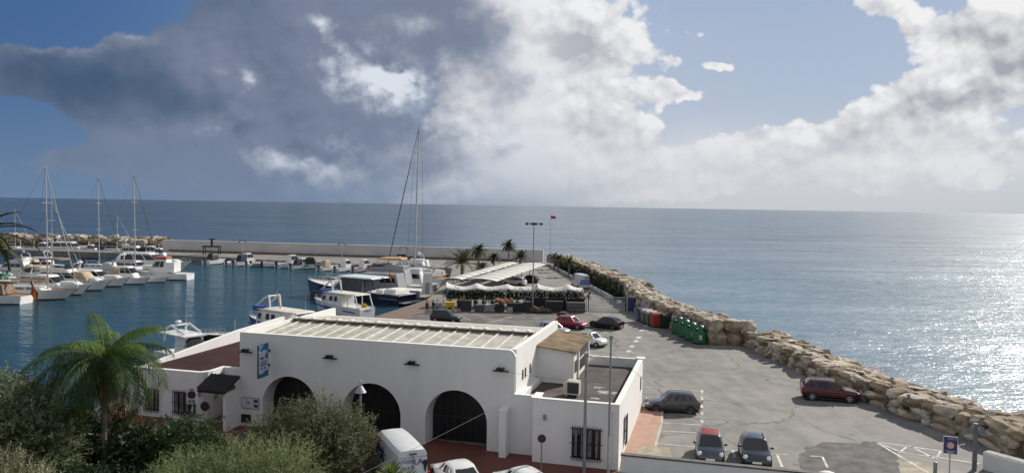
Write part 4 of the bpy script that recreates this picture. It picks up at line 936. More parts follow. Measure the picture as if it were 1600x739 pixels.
# ---- along the pier
PG = 'small boats moored along the pier below the harbour wall'
small_boat('white cabin cruiser with round black canopy frame next to the boat hoist', (-77.3, 201.2), 70, 8.5, PG, canopy=BLACK, cabin=False)
small_boat('white open boat with dark outboards at the pier', (-71.5, 198.6), 68, 6.5, PG, cabin=False)
small_boat('white speedboat with black bimini at the pier', (-68.2, 197.8), 60, 8.5, PG, canopy=BLUEC)
small_boat('grey inflatable with a white bow at the pier', (-62.5, 195.1), 30, 7.0, PG, hullm=YGREY, cabin=False)
small_boat('low white boat heeled beside the grey inflatable', (-59.2, 194.6), 25, 7.5, PG, cabin=False, canopy=None)
small_boat('white cabin boat with an open black stern at the pier', (-55.5, 193.8), 50, 8.5, PG)
small_boat('white boat with a black seat cover and dark stripe along its hull', (-48.6, 191.3), 22, 8.5, PG, stripe=BLACK, canopy=BLACK, cabin=False)
small_boat('white boat with a red stripe lying at the right end of the pier', (-36.0, 186.8), 60, 7.5, PG, stripe=FRED, canopy=None)
small_boat('white dinghy like boat tucked between two speedboats at the pier', (-64.8, 195.2), 60, 6.5, PG, cabin=False)
small_boat('white cuddy boat beside the boat with the dark hull stripe', (-51.8, 190.0), 55, 7.0, PG, canopy=BLUEC)
small_boat('white open boat with beige canopy near the middle of the pier', (-44.3, 186.8), 62, 7.5, PG, canopy=BEIGEC, cabin=False)
small_boat('white cabin boat left of the red striped one at the pier', (-40.2, 185.4), 64, 7.5, PG)
small_boat('white boat just right of the red striped one at the pier', (-31.5, 182.5), 66, 7.0, PG, canopy=BLACK, cabin=False)
motor_yacht('white motor yacht lying between the trawler and the long low yacht', (-83.5, 169.8), -4, 13, MG, fly=False)
motor_yacht('white flybridge boat with a blue bimini behind the jetty among the masts', (-106.5, 163.5), 176, 12, MG, bim=BLUEC)
small_boat('white cuddy boat with tan canopy moored behind the jetty', (-108.0, 170.0), 176, 9, MG, canopy=BEIGEC)
motor_yacht('white motor boat with a cream cover berthed farthest to the rear of the jetty', (-110.5, 178.0), 176, 12, MG, cover=BEIGEC, fly=False)
small_boat('white boat with bare cabin near the rear end of the left jetty', (-87.0, 184.5), -4, 10, MG)
small_boat('low white cabin boat along the rocks between two larger ones', (-124.0, 226.0), 5, 8, FG)
# ---- navy yacht
nv = boat('large navy blue motor yacht with white hardtop roof, stern to the quay', 'yacht', (-26.6, 130.6), 149.5, 22, None, 'motor_yacht')
h = MB(); hull(h, 22.5, 5.6, 3.0, 1.75, .7, .6, full=3.6); h.build('hull', [NAVY, BOOT, DECKW], nv, smooth=38)
h = MB()
for s in (-1, 1): h.quad((-11.1, s * 2.50, .95), (7, s * 2.82, 1.28), (7, s * 2.82, 1.36), (-11.1, s * 2.50, 1.02))
h.build('hull_stripe', mat('silver_line', (.35, .38, .45), .3), nv)
b0 = (-3.6, 4.2, 2.1); t0 = (-3.2, 1.6, 1.9); c = MB(); frus(c, b0, t0, 1.95, 3.9); cb = c.build('cabin', NAVY, nv, smooth=40)
q = MB(); fwin(q, b0, t0, 1.95, 3.9, .25, .93, ((.03, .3), (.33, .62), (.65, .97))); q.build('cabin_window', GLASS, cb)
c = MB(); frus(c, (-5.6, 2.6, 2.3), (-5.3, 2.2, 2.2), 3.93, 4.15, crown=.08); c.build('hardtop', mat('hardtop_white', (.72, .74, .78), .3), nv, smooth=40)
c = MB()
for s in (-1, 1): c.tube((-5.2, s * 2.0, 1.9), (-4.4, s * 2.0, 4.0), .09, None, 6)
c.tube((.5, .3, 4.1), (.2, .3, 5.6), .03, .015, 5); c.build('roof_posts', NAVY, nv)
c = MB(); frus(c, (-10.3, -7.4, 1.9), (-10.1, -7.6, 1.7), 1.75, 2.5, crown=.1); frus(c, (-7.0, -5.2, 1.2), (-6.9, -5.4, 1.1), 1.75, 2.25); c.build('sun_pad', mat('cushion_white', (.68, .67, .63), .8), nv, smooth=40)
MB().bx(-12.3, -11.0, -2.2, 2.2, .45, .6).build('swim_platform', mat('platform_grey', (.35, .36, .38), .5), nv)
c = MB(); rail(c, 22.5, 5.6, 3.0, 1.75, .7, .98, .5, 3.6); c.build('rail', ALUM, nv)
flag(nv, (-5.2, -1.9, 4.0), [FRED, FYEL, FRED], .9)
# ---- fishing boats
def fishing_boat(label, pos, heading, hullm, letters=None, Lh=11.6):
    t = boat(label, 'fishing boat', pos, heading, Lh, 'white and blue fishing boats at the quay', 'fishing_boat')
    h = MB(); hull(h, Lh, 3.5, 2.1, 1.45, .9, .5, full=2.6, tr=.86); h.build('hull', [hullm, mat('antifouling', (.16, .04, .04), .6, .15, 2), DECKW], t, smooth=38)
    h = MB()
    for s in (-1, 1):
        h.quad((-4.8, s * 1.60, .70), (1.0, s * 1.755, .96), (1.0, s * 1.76, 1.14), (-4.8, s * 1.605, .86)); h.quad((1.0, s * 1.755, .96), (4.0, s * 1.49, 1.32), (4.0, s * 1.51, 1.52), (1.0, s * 1.762, 1.16))
        h.add([(-1.2, s * 1.735, .45), (.9, s * 1.76, .60), (1.5, s * 1.765, 1.35), (.2, s * 1.765, 1.25), (-.5, s * 1.76, 1.2)], [(0, 1, 2, 3, 4)])
    h.build('hull_stripe', BLUEP, t)
    b0 = (-1.7, 3.1, 1.35); t0 = (-1.7, 2.7, 1.25); c = MB(); frus(c, b0, t0, 1.3, 3.15); cb = c.build('cabin', WHITEGEL, t, smooth=40)
    q = MB(); fwin(q, b0, t0, 1.3, 3.15, .42, .80, ((.22, .38), (.46, .62), (.82, .97))); q.build('cabin_window', DGREY, cb)
    c = MB().bx(2.0, 3.35, -1.32, 1.32, 3.0, 3.55); frus(c, (1.6, 3.4, 1.4), (1.6, 2.9, 1.25), 3.16, 3.55); c.build('blue_visor', BLUEP, t)
    c = MB(); frus(c, (-4.9, 2.6, 1.5), (-4.8, 2.5, 1.42), 3.2, 3.34); c.build('cabin_roof', mat('roof_cream', (.62, .59, .52), .6, .1, 2), t, smooth=40)
    for s in (-1, 1):
        MB().path([(-5.4, s * 1.45, 1.4), (-4.7, s * 1.4, 3.25)], .09, 6).build('roof_post', WHITEGEL, t); MB().tube((-3.2, s * 1.4, 1.4), (-3.2, s * 1.4, 3.25), .07, None, 6).build('roof_post', WHITEGEL, t)
    c = MB()
    for s in (-1, 1):
        c.path([(3.0, s * 1.0, 3.5), (1.6, s * .9, 4.6), (.9, s * .8, 4.9), (.7, s * .8, 3.5)], .12, 6)
    c.tube((1.0, -.85, 4.85), (1.0, .85, 4.85), .12, None, 6); c.build('roof_frame', WHITEGEL, t, smooth=50); MB().tube((-.3, 0, 3.3), (.5, 0, 5.6), .10, .05, 5).build('mast', mat('mast_rusty', (.42, .30, .22), .7, .2, 4), t); MB().tube((-3.9, -.8, 3.3), (-3.9, -.8, 5.4), .03, .015, 4).build('aerial', ALUM, t)
    c = MB()
    for k in range(8): a = k * .785; c.tube((-4.6 + .25 * math.cos(a), -.5 + .25 * math.sin(a), 1.35), (-4.6 + .25 * math.cos(a), -.5 + .25 * math.sin(a), 1.9), .12, None, 6)
    c.build('yellow_gear', mat('gear_yellow', (.5, .34, .04), .6), t, smooth=50)
    c = MB(); rail(c, Lh, 3.5, 2.1, 1.45, .62, .98, .5, 2.6, 6); c.build('rail', ALUM, t)
    if letters:
        M = Matrix(((0, 0, -1), (-1, 0, 0), (0, 1, 0))).to_4x4(); M.translation = (-Lh / 2 - .02, 0, 1.0); text(letters, .34, BLUEP, t, M)
    return t
fishing_boat('white fishing boat with blue visor, cream cabin roof and name across its stern', (-25.3, 113.3), 144, WHITEGEL, 'LEVANTE'[:0] or 'AVENTIV')
fishing_boat('fishing boat with a dark blue hull half hidden behind the white roof parapet', (-28.6, 94.3), 146, BLUEP)
wb_ = small_boat('white cabin cruiser with arched radar frame behind the red roofed annex', (-32.4, 76.9), -37, 10.5, None, outb=False); wb_.scale = (.82, .82, .82)
c = MB()
for s in (-1, 1): c.path([(-3.2, s * 1.4, 2.7), (-3.0, s * 1.35, 4.2), (-2.0, s * 1.2, 4.7), (.8, s * 1.1, 3.9)], .13, 7)
c.bx(-4.2, 1.6, -1.5, 1.5, 3.55, 3.7); c.bx(-1.0, 1.2, -1.2, 1.2, 2.4, 3.55); c.ell((-2.4, 0, 5.0), .4, .4, .18); c.tube((-2.4, -1.15, 4.6), (-2.4, 1.15, 4.6), .12, None, 6).tube((-1.6, .6, 4.6), (-1.7, .6, 7.0), .02, .01, 4); c.build('radar_arch', WHITEGEL, wb_, smooth=45)
rb = small_boat('small dark inflatable with silver twin outboard engines off the white annex', (-33.6, 89.6), -160, 6.5, None, hullm=BLACK, cabin=False, outb=False)
c = MB()
for s in (-.35, .35): c.ell((-3.3, s, 1.45), .42, .25, .45, 10, 6)
c.build('outboard_engine', ALUM, rb, smooth=60); MB().path([(-1.2, -.6, .8), (-1.2, -.6, 2.4), (-1.2, .6, 2.4), (-1.2, .6, .8)], .05, 6).tube((-1.2, .6, 2.3), (-1.5, .9, 3.9), .02, None, 4).build('frame', ALUM, rb)
small_boat('low white boat stern showing beside the left parapet', (-33.5, 83.2), -37, 6.0, None, cabin=False)
# ---- stern to the quay behind the navy yacht
QG = 'large yachts moored stern to the quay beyond the navy yacht'
motor_yacht('grey motor yacht next to the navy one, sweeping dark side windows', (-25.0, 137.2), 166, 20, QG, hullm=YGREY, fly=False, arch=False)
motor_yacht('grey hulled motor yacht with white flybridge and orange tan awning', (-25.0, 143.4), 170, 21, QG, hullm=YGREY, bim=mat('tan_awning', (.42, .25, .11), .8, .12, 2))
big = sail_yacht('very large white sailing yacht whose mast towers over the whole harbour', (-20.2, 161.6), 135, 21, 33.0, QG, cover=mat('sail_cover_white', (.55, .55, .54), .8), rigx=.024, dark_stay=True)
motor_yacht('white motor yacht with slanted dark windows nearest the palms', (-21.5, 149.3), 174, 15, QG, fly=True, arch=False)
motor_yacht('white flybridge yacht between the tall mast and the farther palms', (-24.0, 172.0), 176, 16, QG, bim=None)
motor_yacht('low pale sports yacht farthest along the quay', (-24.0, 177.3), 178, 17, QG, fly=False, arch=False)
wbx = thing('gangway_cabinet', 'upright white box like gangway shelter standing at the quay edge among yachts', 'shelter', (-14.0, 127.5, 0.004), R_(10))
MB().prism_y([(-.9, 0), (.9, 0), (.75, 3.6), (-.6, 3.6)], -.5, .5).build('body', mat('shelter_white', (.68, .66, .62), .6, .1, 1), wbx); MB().bx(-.35, .35, -.53, -.503, .1, 2.0).build('door', YGREY, wbx)
# ------------------------------------------------------------------ rocks, walls
ROCK = mat('limestone_boulder', (0.40, 0.325, 0.235), 0.9, 0.3, 1.6, 0.6, 7, spec=0.25)
def rockmat():
    m = ROCK; nt = m.node_tree; X.nt = nt; b = nt.nodes['Principled BSDF']
    src = b.inputs['Base Color'].links[0].from_socket
    oi = nt.nodes.new('ShaderNodeObjectInfo'); g = nt.nodes.new('ShaderNodeNewGeometry'); r = X.op('FRACT', X(oi.outputs['Random']) + X(g.outputs['Random Per Island']))
    hs = nt.nodes.new('ShaderNodeHueSaturation'); nt.links.new(src, hs.inputs['Color']); nt.links.new((r * 0.75 + 0.52).k, hs.inputs['Value']); nt.links.new((1.25 - r * 0.75).k, hs.inputs['Saturation'])
    nt.links.new(hs.outputs[0], b.inputs['Base Color'])
rockmat()
ROCKMESH = []
def rock_mesh(i):
    rnd = random.Random(100 + i); b = bmesh.new(); bmesh.ops.create_cube(b, size=1.0)
    bmesh.ops.subdivide_edges(b, edges=b.edges[:], cuts=7, use_grid_fill=True)
    off = Vector((rnd.random() * 50, rnd.random() * 50, rnd.random() * 50))
    planes = []
    for k in range(10):
        n = Vector((rnd.uniform(-1, 1), rnd.uniform(-1, 1), rnd.uniform(-.7, .9))).normalized(); planes.append((n, rnd.uniform(.44, .60)))
    for v in b.verts:
        p = v.co.copy() * 2
        q = (abs(p.x) ** 14 + abs(p.y) ** 14 + abs(p.z) ** 14) ** (1 / 14); p = p / q * .5
        for n, d in planes:
            e = p.dot(n) - d
            if e > 0: p -= n * e
        p += Vector((noise.noise(p * 2.3 + off), noise.noise(p * 2.3 + off + Vector((9, 0, 0))), noise.noise(p * 2.3 + off + Vector((0, 9, 0))))) * .075
        p += Vector((0, 0, 1)) * noise.noise(p * 6 + off) * .045 + Vector((noise.noise(p * 11 + off), noise.noise(p * 11 - off), noise.noise(p * 13 + off))) * .022
        v.co = p
    bmesh.ops.triangulate(b, faces=b.faces)
    me = bpy.data.meshes.new('boulder'); b.to_mesh(me); b.free(); me.materials.append(ROCK)
    me.polygons.foreach_set('use_smooth', [True] * len(me.polygons)); me.set_sharp_from_angle(angle=R_(24)); return me
for i in range(14): ROCKMESH.append(rock_mesh(i))
rr = random.Random(5); rocks = []
def resample(pts, step):
    out = []; P = [Vector(p) for p in pts]; carry = 0
    for i in range(len(P) - 1):
        d = (P[i + 1] - P[i]).length; t = carry
        while t < d: out.append((P[i].lerp(P[i + 1], t / d), (P[i + 1] - P[i]).normalized())); t += step() if callable(step) else step
        carry = t - d
    return out
def add_rock(x, y, z, sx, sy, sz, rz, tilt=.10):
    rocks.append((Vector((x, y, z)), (sx, sy, sz), (rr.gauss(0, tilt), rr.gauss(0, tilt), rz)))
def rock_bank(inner, top, width, layers, scale=1.0, zone_end=-1.9, skip_front=False, flat=1.0):
    nrow = int((width + 5.2) / (1.25 * scale))
    for k in range(nrow):
        t = (1.0 + k * 1.25) * scale; first = k == 0
        for p, d in resample(inner, lambda: rr.uniform(1.15, 2.3) * scale):
            n = Vector((-d.y, d.x)) * -1
            if n.x < 0 and abs(d.x) < abs(d.y): n = -n
            ht = top if t < width else max(zone_end, top - (t - width) * .72)
            sz = rr.uniform(.85, 1.15) * scale * flat; sx = rr.choice((1.1, 1.5, 1.9, 2.4, 2.9)) * rr.uniform(.85, 1.1) * scale; sy = rr.uniform(1.15, 1.75) * scale
            ang = math.atan2(d.y, d.x) + rr.gauss(0, .16 if t < width else .5)
            q = p + n * (t + rr.uniform(-.18, .18))
            add_rock(q.x, q.y, ht - sz * .5 + rr.uniform(-.10, .10) * scale, sx, sy, sz * 1.15, ang, .07 if t < width else .3)
            if first and not skip_front:
                for l in range(1, layers):
                    sz2 = rr.uniform(.85, 1.1) * scale * flat; q2 = p + n * (t - .16 * l * scale * rr.uniform(.5, 1.2)) + d * rr.uniform(-.5, .5)
                    add_rock(q2.x, q2.y, ht - sz * .55 - l * .80 * scale * flat, sx * rr.uniform(.8, 1.1), sy, sz2 * 1.2, ang + rr.gauss(0, .12), .08)
rock_bank(INNER_NEAR[::-1], 1.58, 3.7, 3, .84, flat=.82)
rock_bank([(21.9, 85.0), (20.0, 93.6), (18.2, 107), (17.6, 118)], 2.55, 3.3, 4, .82)
# end face where the high bank steps down to the low one
for l, xs_ in enumerate(((22.9, 24.6, 26.1), (22.8, 24.7, 26.3))):
    for x in xs_: add_rock(x, 84.9 + rr.uniform(-.15, .15), .62 + l * 1.32, rr.uniform(1.7, 2.2), 1.6, 1.5, rr.gauss(-.1, .05), .04)
rock_bank([(17.8, 118), (17.9, 130), (14.5, 160), (11.6, 190), (9.0, 196)], 2.7, 3.4, 2, 1.15)
rocks.sort(key=lambda r: r[0].length)
def rock_obj(i, r):
    o = bpy.data.objects.new('boulder', ROCKMESH[i % len(ROCKMESH)]); COL.objects.link(o)
    o.location = r[0]; o.scale = r[1]; o.rotation_euler = r[2]
    return o
# keep as things the boulders that show: on the crest, the face or the near slope
def shows(r): return r[0].z > -0.6 and r[0].y > 41 and r[0].x < r[0].y * .72
vis = [r for r in rocks if shows(r)][:300]; visid = set(map(id, vis))
for i, r in enumerate(vis):
    tag(rock_obj(i, r), 'pale tan limestone boulder in the sea bank beside the car park', 'boulder', 'boulders of the sea bank')
rest = MB()
def rock_into(mb, i, r):
    me = ROCKMESH[i % len(ROCKMESH)]
    M = Matrix.Translation(r[0]) @ Matrix.Rotation(r[2][2], 4, 'Z') @ Matrix.Rotation(r[2][1], 4, 'Y') @ Matrix.Rotation(r[2][0], 4, 'X') @ Matrix.Diagonal((*r[1], 1))
    mb.add([v.co for v in me.vertices], [p.vertices[:] for p in me.polygons], 0, M)
for i, r in enumerate(rocks):
    if id(r) not in visid: rock_into(rest, i, r)
tag(rest.build('boulders', ROCK, smooth=32, fix=False), 'mass of farther pale boulders along the sea bank', 'boulders', kind='stuff')
# solid core under the boulders
def bank(name, inner, outer, z0, z1, mt):
    mb = MB(); secs = [[(a[0], a[1], z0), (a[0], a[1], z1), (b[0], b[1], z1), (b[0] + 3, b[1], z0)] for a, b in zip(inner, outer)]
    mb.loft(secs, close=True, cap=True); return tag(mb.build(name, mt), kind='structure')
CORE = mat('bank_core', (.12, .095, .07), .95, .2, 1)
bank('embankment', [(x + .7, y) for x, y in INNER_NEAR], [(x + 4.2, y) for x, y in INNER_NEAR], -4, .95, CORE)
bank('embankment', [(x + 1.9, y) for x, y in INNER_FAR[:6]], [(x + 4.8, y) for x, y in INNER_FAR[:6]], -4, 1.9, CORE)
# far breakwater on the left: rock mass with a jetty in front
fr = MB(); rr2 = random.Random(11)
for k in range(520):
    s = rr2.random(); x = -104 - s * 130; y = 229 + s * 17 + rr2.uniform(0, 7); top_ = 3.3 - abs(y - 229 - s * 17 - 3.2) * .35
    me = ROCKMESH[k % 14]; sc = rr2.uniform(1.4, 2.6)
    rock_into(fr, k, (Vector((x, y, top_ - .5 + rr2.uniform(-.3, .3))), (sc * 1.2, sc, sc * .8), (rr2.gauss(0, .15), rr2.gauss(0, .15), rr2.uniform(0, 3))))
tag(fr.build('rock_breakwater', ROCK, smooth=32, fix=False), 'far mass of pale rocks closing the harbour on the left', 'breakwater', kind='stuff')
bank('breakwater_bank', [(-104, 228), (-160, 235.5), (-240, 246)], [(-104, 234), (-160, 241.5), (-240, 252)], -4, 1.2, CORE)
jt = thing('jetty', 'long low grey jetty with white posts in front of the far rock breakwater', 'jetty', (0, 0, 0))
path_slab('deck', [(-102, 226.5), (-160, 233.2), (-240, 243)], 2.2, -.6, -.25, mat('jetty_deck', (.26, .23, .20), .8, .2, 1)).parent = jt
for k in range(16):
    s = k / 15; x = -104 - s * 66; MB().tube((x, 225.8 - (x + 104) * .116, -2.2), (x, 225.8 - (x + 104) * .116, 2.2), .16, None, 6).build('post', mat('post_pale', (.5, .48, .44), .7), jt)
lj = thing('jetty', 'grey floating jetty behind the left hand berths', 'jetty', (0, 0, 0))
path_slab('deck', [(-90, 116), (-91, 150), (-96, 185)], 2.4, -1.1, -.7, mat('jetty_deck', (.26, .23, .20), .8)).parent = lj
for k in range(8): MB().tube((-89.2 - k * .6, 118 + k * 9, -2.4), (-89.2 - k * .6, 118 + k * 9, .9), .15, None, 6).build('post', mat('post_pale', (.5, .48, .44), .7), lj)
# pale harbour wall
sw = thing('harbour_wall', 'long pale concrete harbour wall closing the basin on the far side', 'wall', (0, 0, 0))
PALEW = mat('pale_wall', (0.60, 0.58, 0.56), .85, .06, .2, .15, 3)
path_slab('wall', [(-102.5, 225.6), (-54.3, 217), (-28.3, 212.6), (8.5, 206.5)], .8, -.5, 3.1, PALEW).parent = sw
path_slab('coping', [(-102.5, 225.6), (-54.3, 217), (-28.3, 212.6), (8.5, 206.5)], 1.0, 3.103, 3.22, mat('coping_pale', (.68, .66, .63), .8)).parent = sw
path_slab('bench', [(-100, 223.9), (-54.3, 215.6), (-28.3, 211.2), (0, 206.5)], .7, .005, .5, mat('quay_edge_brown', (.20, .14, .10), .8, .2, 1)).parent = sw
# low walls near the camera and beside the drive
def wallseg(name, label, cat, a, b, w_, z0, z1, mt, cope=None, cz=.05, over=.05):
    t = thing(name, label, cat, (a[0], a[1], 0), math.atan2(b[1] - a[1], b[0] - a[0])); Ls = math.hypot(b[0] - a[0], b[1] - a[1])
    MB().bx(0, Ls, -w_ / 2, w_ / 2, z0, z1).build('wall', mt, t)
    if cope: MB().bx(-.02, Ls + .02, -w_ / 2 - over, w_ / 2 + over, z1 + .003, z1 + cz).build('coping', cope, t)
    return t
fw = wallseg('garden_wall', 'low white wall with a dark coping running from the annex in front of two parked cars', 'wall', (6.42, 43.15), (16.6, 40.45), .28, 0, .95, WHITEW, mat('coping_dark', (.10, .095, .09), .8, .2, 2), .09)
rwl = wallseg('garden_wall', 'thick white wall end beside the boulders at the right edge', 'wall', (28.15, 44.7), (31.5, 38.9), .75, 0, 1.0, WHITEW, mat('coping_grey', (.30, .29, .28), .8, .2, 2), .04, -.09)
wallseg('drive_wall', 'low whitish kerb wall between the drive and the hedge', 'wall', (16.4, 124.0), (9.8, 189), .45, 0, .6, mat('kerb_white', (.5, .49, .47), .8, .12, 1))
gpst = thing('gate_post', 'rounded white wall post where the low front wall ends', 'post', (17.0, 40.35, 0), R_(-15))
MB().bx(-.42, .42, -.3, .3, 0, 1.0).build('post', WHITEW, gpst); MB().ell((0, 0, 1.0), .45, .33, .16, 14, 6).build('cap', WHITEW, gpst, smooth=60)
rf = thing('metal_fence', 'thin grey metal fence continuing from the white end post', 'fence', (17.5, 40.2, 0), R_(-15))
mb = MB().bx(0, 7.5, -.02, .02, .72, .76).bx(0, 7.5, -.02, .02, .1, .14); mb.build('rail', GREYMET, rf)
for k in range(6): MB().bx(k * 1.45, k * 1.45 + .06, -.03, .03, 0, .8).build('post', GREYMET, rf)
# ------------------------------------------------------------------ plants
OLIVE = leafmat('olive_leaf', (0.135, 0.150, 0.082), .25, .5, .4)
GREYLEAF = leafmat('grey_leaf', (0.20, 0.225, 0.125), .3, .5, .4)
PALMLEAF = leafmat('palm_leaf', (0.045, 0.082, 0.024), .25, .4, .35, .42)
PALMYEL = leafmat('young_palm_leaf', (0.10, 0.16, 0.03), .2, .3, .4)
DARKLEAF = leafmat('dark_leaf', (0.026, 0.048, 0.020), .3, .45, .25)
LIGHTLEAF = leafmat('light_leaf', (0.21, 0.24, 0.11), .25, .45, .42)
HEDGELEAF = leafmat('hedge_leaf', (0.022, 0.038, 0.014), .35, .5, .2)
PALELEAF = leafmat('pale_leaf', (0.22, 0.22, 0.13), .25, .4, .3)
RUSTLEAF = leafmat('rusty_leaf', (0.16, 0.06, 0.03), .3, .5, .3)
DATELEAF = leafmat('date_leaf', (0.060, 0.070, 0.028), .3, .45, .25)
TRUNK = mat('tree_bark', (0.14, 0.11, 0.085), .9, .25, 4, .5, 12)
PTRUNK = mat('palm_bark', (0.20, 0.165, 0.13), .9, .25, 4, .5, 10)
def leaf_cloud(mb, blobs, n, ln, wd, rnd, twig=10, up=.35, spread=.55, shell=.55, droop=0.0):
    """twigs of small leaves through the blobs' volume, denser towards the outside"""
    tot = sum(b[1][0] * b[1][1] * b[1][2] for b in blobs)
    for c, r in blobs:
        c = Vector(c); k = int(n * r[0] * r[1] * r[2] / tot)
        off = Vector((rnd.random() * 40, rnd.random() * 40, 0))
        for _ in range(k):
            d = Vector((rnd.gauss(0, 1), rnd.gauss(0, 1), rnd.gauss(0, 1))).normalized()
            lump = 1 + .34 * noise.noise(d * 2.4 + off) + .18 * noise.noise(d * 6 + off)
            if noise.noise(d * 3.3 + off + Vector((0, 0, 7))) < -.38 and rnd.random() < .75: continue
            rad = (shell + (1 - shell) * rnd.random() ** .6) * lump
            p = c + Vector((d.x * r[0], d.y * r[1], d.z * r[2])) * rad
            ax = (d + Vector((0, 0, up)) + Vector((rnd.gauss(0, spread), rnd.gauss(0, spread), rnd.gauss(0, spread)))).normalized()
            if droop: ax = (ax - Vector((0, 0, droop))).normalized()
            Lt = ln * twig * .33
            for i in range(twig):
                q = p + ax * (Lt * i / twig); sd_ = Vector((rnd.gauss(0, 1), rnd.gauss(0, 1), rnd.gauss(0, 1))); sd_ -= ax * sd_.dot(ax)
                if sd_.length < .01: continue
                sd_.normalize(); dr_ = (ax * .75 + sd_ * .8).normalized(); w_ = dr_.cross(ax + sd_ * .2)
                if w_.length < .01: continue
                w_.normalize(); w_ = w_ * wd * .5; l_ = dr_ * ln * rnd.uniform(.7, 1.2)
                o = len(mb.v); mb.v += [tuple(q - w_ * .3), tuple(q + l_ * .5 - w_), tuple(q + l_), tuple(q + l_ * .5 + w_)]; mb.f.append([o, o + 1, o + 2, o + 3]); mb.m.append(0)
def bush(name, label, cat, loc, blobs, n, ln, wd, lm, seed=1, trunk=True, group=None, **kw):
    t = thing(name, label, cat, loc, 0, group); rnd = random.Random(seed); mb = MB(); leaf_cloud(mb, blobs, n, ln, wd, rnd, **kw)
    mb.build('crown', lm, t, fix=False)
    if trunk:
        tb = MB(); z0 = min(b[0][2] - b[1][2] * .4 for b in blobs)
        tb.path([(0, 0, 0), (.08, .05, z0 * .5), (0, .1, z0)], [.20, .16, .13], 8)
        for c, r in blobs:
            m_ = Vector((c[0] * .4, c[1] * .4, lerp(z0, c[2], .5))); tb.path([(0, .1, z0 * .9), m_, c, (c[0] * 1.1, c[1] * 1.1, c[2] + r[2] * .6)], [.11, .08, .05, .015], 6)
        tb.build('trunk', TRUNK, t, smooth=60)
    return t
def frond(mb, base, az, el0, Ln, droop, nl, ll, lw, rnd, mi=0, vee=.5, hang=.5, rib=.02, ribmi=1):
    d = Vector((math.cos(az), math.sin(az), 0)); pts = []; p = Vector(base); a = el0; seg = 14
    for i in range(seg + 1):
        pts.append(p.copy()); p = p + (d * math.cos(a) + Vector((0, 0, math.sin(a)))) * (Ln / seg); a -= droop / seg * (.5 + 1.0 * i / seg)
    mb.path(pts, [rib * (1 - .8 * i / seg) for i in range(seg + 1)], 4, ribmi)
    side = Vector((-d.y, d.x, 0))
    for k in range(nl):
        u = .10 + .90 * k / (nl - 1); f = u * seg; i = min(seg - 1, int(f)); q = pts[i].lerp(pts[i + 1], f - i); tg = (pts[i + 1] - pts[i]).normalized(); nrm = side.cross(tg)
        lk = ll * (math.sin(math.pi * (.12 + .84 * u)) ** .6) * rnd.uniform(.85, 1.1)
        for s in (-1, 1):
            ld = (side * s * 1.0 + tg * .55 + nrm * (vee * -1 if nrm.z < 0 else vee) * rnd.uniform(.6, 1.2)).normalized()
            m_ = q + ld * lk * .5; e = q + ld * lk * .95 - Vector((0, 0, hang * lk * rnd.uniform(.7, 1.25)))
            m_ -= Vector((0, 0, hang * lk * .22)); w_ = tg * lw
            o = len(mb.v); mb.v += [tuple(q - w_ * .5), tuple(q + w_ * .5), tuple(m_ + w_ * .5), tuple(m_ - w_ * .5), tuple(e)]
            mb.f += [[o, o + 1, o + 2, o + 3], [o + 3, o + 2, o + 4]]; mb.m += [mi, mi]
def palm(name, label, loc, h, nf, Ln, ll, lw, nl, seed, leaf=None, yellow=False, trunk_r=.14, group=None, droop=(1.1, 2.0), hang=.5, elr=(-.1, 1.25), bend=.2, azs=None):
    t = thing(name, label, 'palm tree', loc, 0, group); rnd = random.Random(seed)
    pts = [(bend * (1 - i / 8) ** 2 * -1 + bend, 0, h * i / 8) for i in range(9)]; tb = MB(); tb.path(pts, [trunk_r * (1.25 if i == 0 else 1.0 - .03 * i) for i in range(9)], 10)
    tb.build('trunk', PTRUNK, t, smooth=60); top = Vector(pts[-1]); cr = MB()
    for k in range(nf):
        u = (k + .5) / nf; az = azs[k % len(azs)] + rnd.gauss(0, .1) if azs else k * 2.39996 + rnd.gauss(0, .15)
        el = lerp(elr[1], elr[0], u ** .8) + rnd.gauss(0, .08); dp = lerp(droop[0], droop[1], u) * rnd.uniform(.85, 1.15)
        frond(cr, top + Vector((0, 0, .15)), az, el, Ln * rnd.uniform(.85, 1.1) * lerp(.8, 1, min(1, u * 2)), dp, nl, ll, lw, rnd, 2 if (yellow and u < .22) else 0, hang=hang, rib=.008 * Ln + .006)
    cr.build('crown', [leaf or PALMLEAF, mat('frond_rib', (.10, .12, .04), .6), PALMYEL], t, fix=False)
    return t, top
# queen palm in front of the left annex
P0 = AT(158, 560, 38.5)
qp, qtop = palm('palm_tree', 'feathery green palm with arching fronds in front of the left annex', (P0.x, P0.y, 0), P0.z - .1, 30, 4.3, .90, .042, 60, 4, yellow=True, trunk_r=.15, droop=(1.2, 2.7), hang=1.15, elr=(-.3, 1.02))
sk = MB(); rnd = random.Random(3)
for k in range(22): frond(sk, qtop + Vector((0, 0, -.1)), k * 2.4, -.9, rnd.uniform(1.6, 2.6), .6, 30, .5, .05, rnd, 0, hang=.9)
sk.build('dry_fronds', [leafmat('dry_frond', (.10, .075, .035), .3, .4, .2), PTRUNK], qp, fix=False)
# tall palm just outside on the left; its fronds hang into view
P1 = AT(-40, 372, 36)
palm('palm_tree', 'tall date palm at the left edge, only its long fronds reaching into view', (P1.x, P1.y, 0), P1.z, 26, 2.9, .42, .05, 60, 8, leaf=leafmat('date_leaf_dark', (.030, .038, .012), .25, .4, .15), trunk_r=.22, droop=(.7, 1.5), hang=.25, elr=(-.5, 1.2), bend=0)
